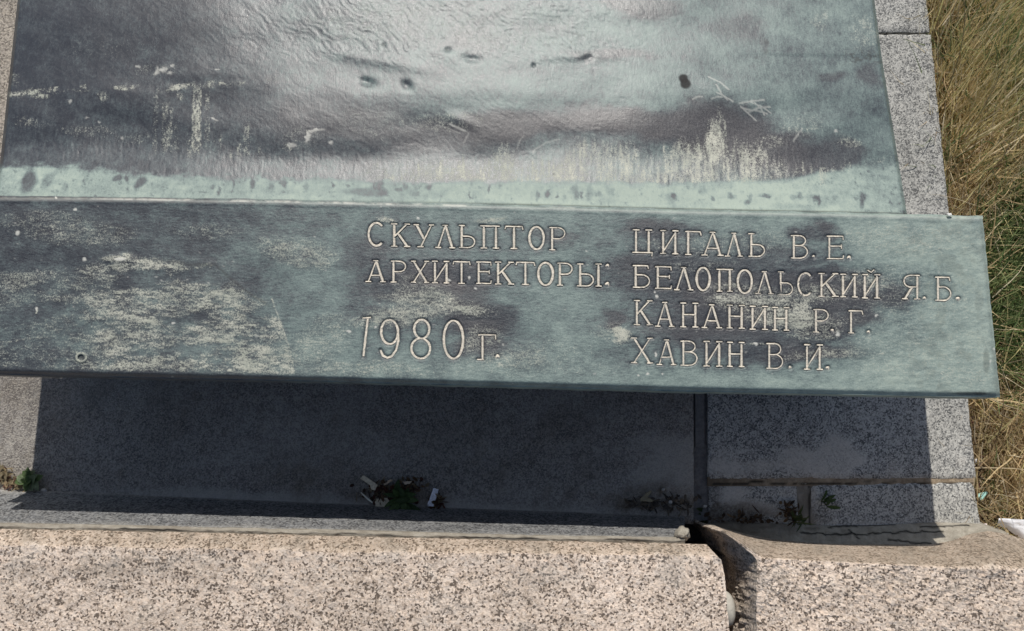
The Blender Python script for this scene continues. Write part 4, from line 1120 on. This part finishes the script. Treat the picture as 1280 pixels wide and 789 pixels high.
# ------------------------------------------------------------------ grass, weeds, litter
def tinted(name, rough=0.75, spec=0.25):
    k = NT(name)
    ca, r, g, b = k.attr('tint')
    n = k.noise(k.coord(), 300, 3, 0.6)
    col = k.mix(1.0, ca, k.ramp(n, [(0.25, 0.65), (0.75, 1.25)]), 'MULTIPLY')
    k.fin(col, rough, None, spec)
    tr = k.n('ShaderNodeBsdfTranslucent'); k.set(tr.inputs[0], col)
    ms = k.n('ShaderNodeMixShader'); ms.inputs[0].default_value = 0.55
    k.t.links.new(k.b.outputs[0], ms.inputs[1]); k.t.links.new(tr.outputs[0], ms.inputs[2])
    k.t.links.new(ms.outputs[0], k.out.inputs[0])
    return k.m


M['straw'] = tinted('straw')
M['green_blade'] = tinted('green_blade', 0.6, 0.3)
M['leaf'] = tinted('leaf', 0.6, 0.3)


def blades(name, base, length, width, az, lean, curl, col, mat, segs=5):
    """n curved tapering blades as one mesh"""
    n = len(base)
    t = np.linspace(0, 1, segs + 1)[None, :, None]
    dirh = np.stack([np.cos(az), np.sin(az), az * 0], -1)[:, None, :]
    side = np.stack([-np.sin(az), np.cos(az), az * 0], -1)[:, None, :]
    side = side * math.cos(0.5) + np.array([0, 0, 1.0]) * math.sin(0.5) * np.sign(np.sin(az * 7))[:, None, None]
    ang = lean[:, None, None] + curl[:, None, None] * t
    ang = np.clip(ang, -0.4, 2.0)
    step = length[:, None, None] / segs
    dx = np.sin(ang) * step; dz = np.cos(ang) * step
    X = np.cumsum(dx, 1) - dx; Zz = np.cumsum(dz, 1) - dz
    wig = 0.012 * np.sin(t * 6 + az[:, None, None] * 9) * length[:, None, None] * 3
    p = base[:, None, :] + dirh * X + np.array([0, 0, 1.0]) * Zz + side * wig * t
    p[..., 2] = np.maximum(p[..., 2], Z_G - 0.002 + 0.004 * np.abs(np.sin(az * 3))[:, None])
    wd = width[:, None, None] * (1 - t ** 1.6 * 0.92) * 0.5
    L = p - side * wd; Rr = p + side * wd
    V3 = np.stack([L, Rr], 2).reshape(n, -1, 3)
    m = 2 * (segs + 1)
    q = np.array([[2 * i, 2 * i + 1, 2 * i + 3, 2 * i + 2] for i in range(segs)])
    F = (np.arange(n)[:, None, None] * m + q[None]).reshape(-1, 4)
    C = np.repeat(col[:, None, :], m, 1).reshape(-1, 3)
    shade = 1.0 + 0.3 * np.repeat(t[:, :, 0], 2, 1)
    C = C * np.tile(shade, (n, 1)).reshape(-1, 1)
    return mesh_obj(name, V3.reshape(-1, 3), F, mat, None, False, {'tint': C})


def to_px(xyz):
    d = xyz - np.array([0, 0, HC])
    dep = d[:, 1] * ST - d[:, 2] * CT
    return 640 + FPX * d[:, 0] / dep, 394.5 - FPX * (d[:, 1] * CT + d[:, 2] * ST) / dep


GR = np.random.default_rng(77)
def scatter(n, x0, x1, y0, y1):
    b = np.stack([GR.uniform(x0, x1, n), GR.uniform(y0, y1, n), np.full(n, Z_G)], -1)
    # keep clear of the stones
    xr = P(slab_right(300), 300, -0.06)[0]
    u, v = to_px(b)
    edge_at = np.interp(b[:, 1], [P(1158, 1100, 0)[1], P(1158, 676, 0)[1], P(1158, 0, 0)[1], P(1158, -170, 0)[1]], [2.2, P(slab_right(660), 660, 0)[0], P(slab_right(0), 0, 0)[0], P(slab_right(-170), -170, 0)[0]])
    ok = b[:, 0] > edge_at + 0.006
    return b[ok]


STRAW = np.array([[.68, .53, .30], [.60, .45, .25], [.74, .61, .40], [.50, .37, .20], [.76, .66, .47], [.42, .30, .17], [.64, .54, .28], [.60, .53, .26]])
GREEN = np.array([[.15, .21, .075], [.19, .26, .10], [.11, .17, .06], [.25, .30, .13], [.33, .36, .16]])


def region_green(b):
    u, v = to_px(b)
    g = 1.0 * blob(u, v, 1262, 385, 70, 120, 0.9) + 0.55 * blob(u, v, 1262, 130, 60, 60, 1) + 0.8 * blob(u, v, 1170, 228, 20, 16, 1) + 0.7 * blob(u, v, 1268, 235, 26, 50, 1) + 0.5 * blob(u, v, 1190, 60, 25, 50, 1) \
        + 0.5 * blob(u, v, 1275, 45, 18, 30, 1)
    g = g + 0.35 * fbm(b[:, 0] * 9, b[:, 1] * 9, 401, 3)
    return g


# matted dry thatch
b = np.concatenate([scatter(26000, 0.45, 1.15, -0.45, 0.85), scatter(7000, 1.15, 2.6, -1.2, 1.8)])
n = len(b)
b = b[GR.uniform(0, 1, n) > np.clip(region_green(b) * 0.9 - 0.1, 0, 0.8)]; n = len(b)
b[:, 2] += GR.uniform(0, 0.05, n)
u, v = to_px(b)
L = GR.uniform(0.03, 0.11, n)
c = STRAW[GR.integers(0, len(STRAW), n)] * GR.uniform(0.65, 1.25, (n, 1))
dk = 0.35 * blob(u, v, 1235, 545, 40, 26, 1) + 0.3 * ss(0.1, 0.5, fbm(b[:, 0] * 7, b[:, 1] * 7, 405, 3))
c = c * (1 - dk[:, None])
thatch = blades('dry_thatch', b, L, GR.uniform(0.0010, 0.0026, n), GR.uniform(0, 2 * math.pi, n), GR.uniform(1.15, 1.62, n), GR.uniform(-0.5, 0.5, n), c, M['straw'], 4)
tag(thatch, 'matted dry straw covering the soil right of the granite base', 'dry grass', kind='stuff')

# standing dry grass (upper right) leaning uphill
b = np.concatenate([scatter(22000, 0.55, 1.15, 0.0, 0.95), scatter(1500, 0.5, 1.1, -0.35, 0.1), scatter(5000, 1.15, 2.6, -1.0, 1.8)])
n = len(b)
u, v = to_px(b)
tall = ss(420, 150, v)
g = region_green(b)
keep = GR.uniform(0, 1, n) < np.clip(0.25 + 0.75 * tall - 0.7 * np.clip(g, 0, 1), 0.04, 1)
b = b[keep]; tall = tall[keep]; n = len(b)
L = (0.04 + 0.09 * tall) * GR.uniform(0.55, 1.25, n)
az = np.clip(1.1 + GR.normal(0.0, 0.5, n), -0.2, 1.95)
mixg = (0.45 * GR.uniform(0, 1, (n, 1)) * tall[:, None])
c = STRAW[GR.integers(0, len(STRAW), n)] * GR.uniform(0.75, 1.25, (n, 1))
c = c * (1 - mixg) + np.array([.55, .52, .20]) * mixg
sg = blades('dry_grass', b, L, GR.uniform(0.0012, 0.0046, n) * (0.7 + 0.3 * GR.random(n)), az, GR.uniform(0.25, 1.0, n), GR.uniform(0.0, 0.9, n), c, M['straw'], 6)
tag(sg, 'tall yellow dry grass leaning uphill beside the granite slabs', 'dry grass', kind='stuff')

# green blades among it
b = np.concatenate([scatter(30000, 0.55, 1.15, -0.2, 0.95), scatter(5000, 1.15, 2.6, -1.0, 1.8)])
g = region_green(b)
b = b[GR.uniform(0, 1, len(b)) < np.clip(g * 0.9 - 0.05, 0.01, 1)]; n = len(b)
u, v = to_px(b)
L = GR.uniform(0.05, 0.12, n) * (0.9 + 0.5 * ss(300, 100, v))
c = GREEN[GR.integers(0, len(GREEN), n)] * GR.uniform(0.6, 1.2, (n, 1))
gg = blades('green_grass', b, L, GR.uniform(0.0018, 0.0042, n), math.pi / 2 + GR.normal(0, 1.3, n), GR.uniform(0.2, 0.95, n), GR.uniform(0.1, 1.1, n), c, M['green_blade'], 5)
tag(gg, 'patch of short green grass by the right end of the plaque', 'grass', kind='stuff')


def leaf_mesh(base, az, elev, L, W, fold=0.25, curl=0.5, seg=5):
    """one leaf: two halves folded along the midrib, pointed both ends"""
    v = []; f = []
    d = np.array([math.cos(az), math.sin(az), 0]); sd_ = np.array([-math.sin(az), math.cos(az), 0])
    p = np.array(base, float); e = elev
    for i in range(seg + 1):
        t = i / seg
        w = W * 0.5 * math.sin(math.pi * min(1, 0.08 + 0.92 * t)) ** 0.8 if i < seg else 0.0002
        v += [p - sd_ * w + np.array([0, 0, fold * w]), p.copy(), p + sd_ * w + np.array([0, 0, fold * w])]
        if i:
            a = (i - 1) * 3; b_ = i * 3
            f += [(a, a + 1, b_ + 1, b_), (a + 1, a + 2, b_ + 2, b_ + 1)]
        p = p + (d * math.cos(e) + np.array([0, 0, math.sin(e)])) * (L / seg)
        e -= curl / seg
    return v, f


def join(parts, cols):
    V_ = []; F_ = []; C_ = []
    for (v, f), c_ in zip(parts, cols):
        o_ = len(V_); V_ += list(v); F_ += [tuple(i + o_ for i in q) for q in f]; C_ += [c_] * len(v)
    return np.array(V_), F_, np.array(C_)


def weed(name, label, u, v, z, nleaf, L, W, cols, seed, cat='weed', elev=(0.3, 1.1), stem=True, azr=(0, 2 * math.pi)):
    r = np.random.default_rng(seed)
    c0 = P(u, v, z)
    t = thing(name, label, cat, tuple(c0))
    st = []
    for k_ in range(nleaf):
        az = r.uniform(*azr); el = r.uniform(*elev); l = L * r.uniform(0.6, 1.15)
        off = np.array([r.normal(0, L * 0.22), r.normal(0, L * 0.16), r.uniform(0, L * 0.45)])
        pv, pf = leaf_mesh(c0 + off, az, el, l, W * r.uniform(0.7, 1.2), 0.35, r.uniform(0.3, 1.3))
        cc = np.array(cols[r.integers(0, len(cols))]) * r.uniform(0.75, 1.2)
        mesh_obj('leaf', np.array(pv), pf, M['leaf'], t, True, {'tint': np.tile(cc, (len(pv), 1))})
        st.append((c0, c0 + off + np.array([0, 0, 0.001])))
    if stem:
        vv = []; ff = []
        for a, b_ in st:
            o_ = len(vv); w = 0.0007
            for q in (a, b_):
                for k_ in range(3): vv.append(q + w * np.array([math.cos(2.1 * k_), math.sin(2.1 * k_), 0]))
            ff += [(o_, o_ + 1, o_ + 4, o_ + 3), (o_ + 1, o_ + 2, o_ + 5, o_ + 4), (o_ + 2, o_, o_ + 3, o_ + 5)]
        mesh_obj('stem', np.array(vv), ff, M['leaf'], t, True, {'tint': np.tile([.12, .13, .05], (len(vv), 1))})
    return t


GW = [(.09, .15, .05), (.13, .20, .07), (.06, .10, .035)]
weed('weed', 'small green weed in sunlight at the left corner of the slab', 40, 600, 0.003, 20, 0.020, 0.011, [(.12, .19, .07), (.17, .25, .10), (.30, .37, .22)], 3)
weed('weed', 'dark green weed growing among wood chips in the shadow', 503, 623, 0.004, 22, 0.028, 0.008, GW, 4, elev=(0.2, 0.9))
weed('weed', 'thin tuft of weed sprouting under the mortar between small blocks', 992, 648, 0.004, 14, 0.030, 0.003, [(.07, .10, .04), (.10, .12, .05)], 5, elev=(0.3, 1.3))
weed('weed', 'single small green sprig lying on the short grey block', 1030, 628, 0.003, 6, 0.024, 0.005, [(.10, .15, .05)], 6, elev=(0.1, 0.5), azr=(-0.5, 1.2))
weed('weed', 'dark weed growing in the black gap between curb blocks', 884, 641, -0.02, 6, 0.022, 0.005, [(.06, .09, .03)], 8, elev=(0.3, 1.2))


# leaf litter: countless crumbs and flakes
def litter(name, label, spots, seed, cols, n):
    r = np.random.default_rng(seed); parts = []; cc = []
    for k_ in range(n):
        (cu, cv, ru, rv, z0) = spots[r.integers(0, len(spots))]
        u_ = cu + r.normal(0, ru * 0.55); v_ = cv + r.normal(0, rv * 0.5)
        zt = z0 + r.uniform(0.001, 0.009)
        az = r.uniform(0, 6.28)
        if r.uniform() < 0.45: p = leaf_mesh(P(u_, v_, zt), az, r.uniform(-.3, .5), r.uniform(.006, .020), r.uniform(.0012, .0028), 0.2, r.uniform(-1, 1), 3)
        else: p = leaf_mesh(P(u_, v_, zt), az, r.uniform(-.3, .5), r.uniform(.004, .013), r.uniform(.003, .007), r.uniform(-.5, .7), r.uniform(-1, 1), 3)
        parts.append(p); cc.append(np.array(cols[r.integers(0, len(cols))]) * r.uniform(0.5, 1.2))
    v, f, c_ = join(parts, cc)
    return tag(mesh_obj(name, v, f, M['leaf'], None, False, {'tint': c_}), label, 'leaf litter', kind='stuff')


BR = [(.14, .085, .045), (.20, .13, .07), (.09, .06, .04), (.30, .22, .13), (.12, .05, .035), (.38, .30, .19)]
litter('leaf_litter', 'brown leaf crumbs heaped round the weed under the plaque', [(478, 612, 22, 9, 0), (510, 608, 22, 12, 0), (495, 622, 30, 8, 0), (545, 628, 10, 6, 0)], 21, BR, 210)
litter('leaf_litter', 'dark brown litter near the vertical joint', [(828, 626, 26, 8, -.003), (848, 630, 14, 7, -.003), (806, 631, 20, 5, -.003)], 22, [(.20, .16, .12), (.13, .11, .09), (.26, .21, .15)], 110)
litter('leaf_litter', 'reddish soil crumbs in the sunlit left corner', [(3, 594, 9, 7, 0), (18, 604, 16, 5, 0)], 23, [(.40, .30, .18), (.20, .11, .08), (.46, .38, .24), (.30, .24, .14)], 120)
litter('leaf_litter', 'brown litter on the soil beside the short block', [(1232, 650, 10, 12, -.03), (1222, 600, 4, 40, -.03), (1210, 520, 4, 30, -.04)], 24, BR + [(.6, .5, .45)], 130)
litter('leaf_litter', 'crumbs on the dirt smeared small block', [(935, 648, 34, 5, .002), (985, 640, 14, 14, .002)], 25, BR[:3], 90)


def chip(name, label, cat, corners, z, h, col, mat=None, tilt=0.0, rough=0.0002, sub=3):
    """thin slab with given outline in survey units, uneven top"""
    r = np.random.default_rng(int(corners[0][0] * 7) % 1000)
    cs_ = np.array(corners, float); n = len(cs_)
    dense = []
    for i in range(n):
        a = cs_[i]; b_ = cs_[(i + 1) % n]
        for k_ in range(sub): dense.append(a + (b_ - a) * k_ / sub + r.normal(0, 0.25, 2))
    dense = np.array(dense); m = len(dense); ctr = dense.mean(0)
    zs = z + h + tilt * (dense[:, 0] - ctr[0]) / 1000 + r.normal(0, rough, m)
    top = P(dense[:, 0], dense[:, 1], zs); bot = P(dense[:, 0], dense[:, 1], zs - h)
    inn = P(ctr[0] + (dense[:, 0] - ctr[0]) * .8, ctr[1] + (dense[:, 1] - ctr[1]) * .8, zs + 0.0006)
    cc = P(ctr[0], ctr[1], z + h + 0.0006)
    v = np.concatenate([bot, top, inn, [cc]]); f = []
    for i in range(m):
        j = (i + 1) % m
        f += [(i, j, m + j, m + i), (m + i, m + j, 2 * m + j, 2 * m + i), (2 * m + i, 2 * m + j, 3 * m)]
    f.append(tuple(range(m))[::-1])
    loc = Vector(P(ctr[0], ctr[1], z))
    o = mesh_obj(name, v - np.array(loc), f, mat or simple(name + '_stuff', col, 0.8, 0.25, 260, 0.6), None, False)
    o.location = loc
    return tag(o, label, cat)


chip('wood_chip', 'tan wood splinter with a bent end, left of the weed under the plaque', 'wood chip', [(450, 598), (455, 594), (472, 606), (469, 613), (464, 612), (463, 607)], 0.004, 0.004, (.62, .53, .38))
chip('wood_chip', 'flat tan wood tab touching the left side of the dark weed', 'wood chip', [(468.5, 624), (484, 622.5), (488, 628), (484, 633.5), (469.5, 633)], 0.004, 0.003, (.58, .50, .36))
chip('wood_chip', 'narrow brown splinter above the dark weed', 'wood chip', [(479, 605), (489, 599), (491, 601), (481, 607)], 0.006, 0.002, (.50, .38, .26))
chip('wood_chip', 'curled brown bark flake behind the dark weed', 'bark flake', [(503, 602), (515, 601), (512, 605), (506, 606)], 0.008, 0.002, (.52, .42, .30))
chip('match_stick', 'thin cream match stick lying left of the wood tab', 'match', [(450.5, 616.3), (451.8, 615.2), (466, 628), (464.8, 629.3)], 0.008, 0.002, (.72, .68, .55))
chip('cigarette_filter', 'pale grey flattened cigarette filter standing alone right of the weed', 'cigarette butt', [(542, 610.5), (548.5, 611.5), (541.5, 633.5), (534, 632.5)], 0.004, 0.005, (.74, .74, .78))
chip('bark_flake', 'dry tan stem fragment lying on dark litter near the joint', 'bark flake', [(800, 624), (812, 613), (815, 614), (806, 623), (818, 625), (815, 627.5), (801, 627)], 0.006, 0.002, (.26, .22, .14))
chip('plastic_scrap', 'translucent teal plastic strip on straw beside the short block', 'plastic scrap', [(1223, 617), (1233.5, 614), (1234.5, 617), (1227, 626), (1223, 622)], -0.02, 0.003, (.36, .62, .55))
chip('paper_flake', 'tiny white flake at the edge of the long pale slab', 'paper scrap', [(1219, 574), (1224, 573), (1225, 578), (1220, 581)], -0.025, 0.002, (.75, .72, .70))
chip('paper_flake', 'tiny white flake on the top edge of the plaque, right end', 'paper scrap', [(1184, 266.5), (1189, 266), (1190, 269.5), (1185, 270)], 0.251, 0.002, (.75, .73, .68))
chip('paper_flake', 'small pinkish white scrap under the corner of the short block', 'paper scrap', [(1229, 655), (1234, 654), (1235, 659), (1230, 660)], -0.02, 0.003, (.70, .60, .58))

# white crumpled paper half hidden by the right curb block
n_a, n_b = 26, 18
s_ = np.linspace(0, 1, n_a)[None, :]; t_ = np.linspace(0, 1, n_b)[:, None]
U = 1249 + 62 * s_ + 0 * t_ - 3 * t_
V = 647.5 + (1.5 + 27 * t_) * (0.35 + 0.75 * ss(0, 0.75, s_)) + 1.5 * s_
Z = -0.005 + 0.020 * ss(0, 1, s_) + 0.004 * fbm(U / 14, V / 10, 501, 3) - 0.012 * t_ ** 2
kp = NT('white_paper'); npn = kp.noise(kp.coord(), 25, 3)
M['paper'] = kp.fin(kp.ramp(npn, [(0.3, (0.72, 0.73, 0.76)), (0.7, (0.80, 0.81, 0.83))]), 0.7, None, 0.3)
Gp = P(U, V, Z)
v1 = Gp.reshape(-1, 3); v2 = v1 - np.array([0, 0, 0.0006])
f1 = grid_faces(n_b, n_a); f2 = grid_faces(n_b, n_a, len(v1))[:, ::-1]
pp = mesh_obj('paper_sheet', np.concatenate([v1, v2]) , np.concatenate([f1, f2]), M['paper'], None, True)
tag(pp, 'white crumpled paper lying on the grass behind the right curb block', 'paper')

# pebble wedged in the crack, and small stones
pb_ = lump('pebble', 908.5, 760, 0.118, 9.5, 20, 0.014, simple('pebble_stone', (.42, .40, .35), 0.8, 0.12, 200, 0.3), None, 31, 18, noise=0.10, rot=4)
tag(pb_, 'oval pale grey pebble wedged in the crack between curb blocks', 'pebble')
lm = simple('pale_stone', (.50, .47, .42), 0.85, 0.2, 200, 0.5)
for (u, v, z, ru, rv, lab, sd_) in [(55, 613, 0.004, 4, 2.2, 'small white stone at the foot of the sunlit weed', 1), (31, 610, 0.004, 3, 1.6, 'tiny pale stone left of the sunlit weed', 2), (838, 628, 0.004, 2.6, 2.4, 'tiny pale stone on the dark litter', 3), (829, 612, 0.004, 2.2, 2.0, 'tiny stone above the dark litter', 6), (881, 633, 0.0, 2.6, 2.2, 'tiny pale stone beside the black gap', 4), (925, 652, 0.004, 2.4, 2, 'tiny stone on the small dirty block', 5)]:
    tag(lump('pebble', u, v, z, ru, rv, 0.003, lm, None, sd_ + 40, 8, noise=0.3), lab, 'pebble')

# single stalks that stand out of the grass
def stalk(u0, v0, z0, u1, v1, z1, r, label, col, sag=0.02):
    a = P(u0, v0, z0); b_ = P(u1, v1, z1); vv = []; ff = []; n = 12
    for i in range(n + 1):
        t = i / n; p = a + (b_ - a) * t + np.array([0.3, 0.2, 1.0]) * sag * math.sin(math.pi * t)
        rr_ = r * (1 - 0.5 * t)
        for k_ in range(4): vv.append(p + rr_ * np.array([math.cos(1.57 * k_), 0.5 * math.sin(1.57 * k_), math.sin(1.57 * k_)]))
        if i:
            o_ = (i - 1) * 4
            for k_ in range(4): ff.append((o_ + k_, o_ + (k_ + 1) % 4, o_ + 4 + (k_ + 1) % 4, o_ + 4 + k_))
    loc = Vector(a)
    o = mesh_obj('grass_stalk', np.array(vv) - a, ff, M['straw'], None, True, {'tint': np.tile(col, (len(vv), 1))})
    o.location = loc
    return tag(o, label, 'grass stalk')


stalk(1226, 585, -0.05, 1250, 478, 0.05, 0.0013, 'thin straw stalk rising below the right corner of the plaque', [.52, .40, .24])
stalk(1203, 250, -0.05, 1262, 180, 0.05, 0.0014, 'long pale straw bent over the grass right of the plaque top', [.60, .48, .30])
stalk(1180, 205, -0.05, 1256, 75, 0.10, 0.0014, 'long diagonal straw stalk in the upper grass', [.62, .52, .30])
stalk(1225, 130, -0.03, 1246, 82, 0.10, 0.0022, 'short pale blade standing in the upper grass', [.66, .60, .40], 0.01)
stalk(1168, 150, -0.05, 1206, 0, 0.12, 0.0012, 'slender straw stalk close to the slab beside the joint', [.50, .42, .24])
stalk(1194, 10, -0.04, 1178, 32, 0.04, 0.0016, 'short cream straw near the top edge', [.70, .62, .48], 0.0)
stalk(842, 655, -0.02, 852, 634, 0.03, 0.0006, 'thin curved stem at the end of the dark ledge', [.35, .30, .18], 0.006)
stalk(785, 626, 0.003, 812, 636, 0.004, 0.0006, 'thin dry stem lying left of the dark litter', [.26, .21, .14], 0.004)
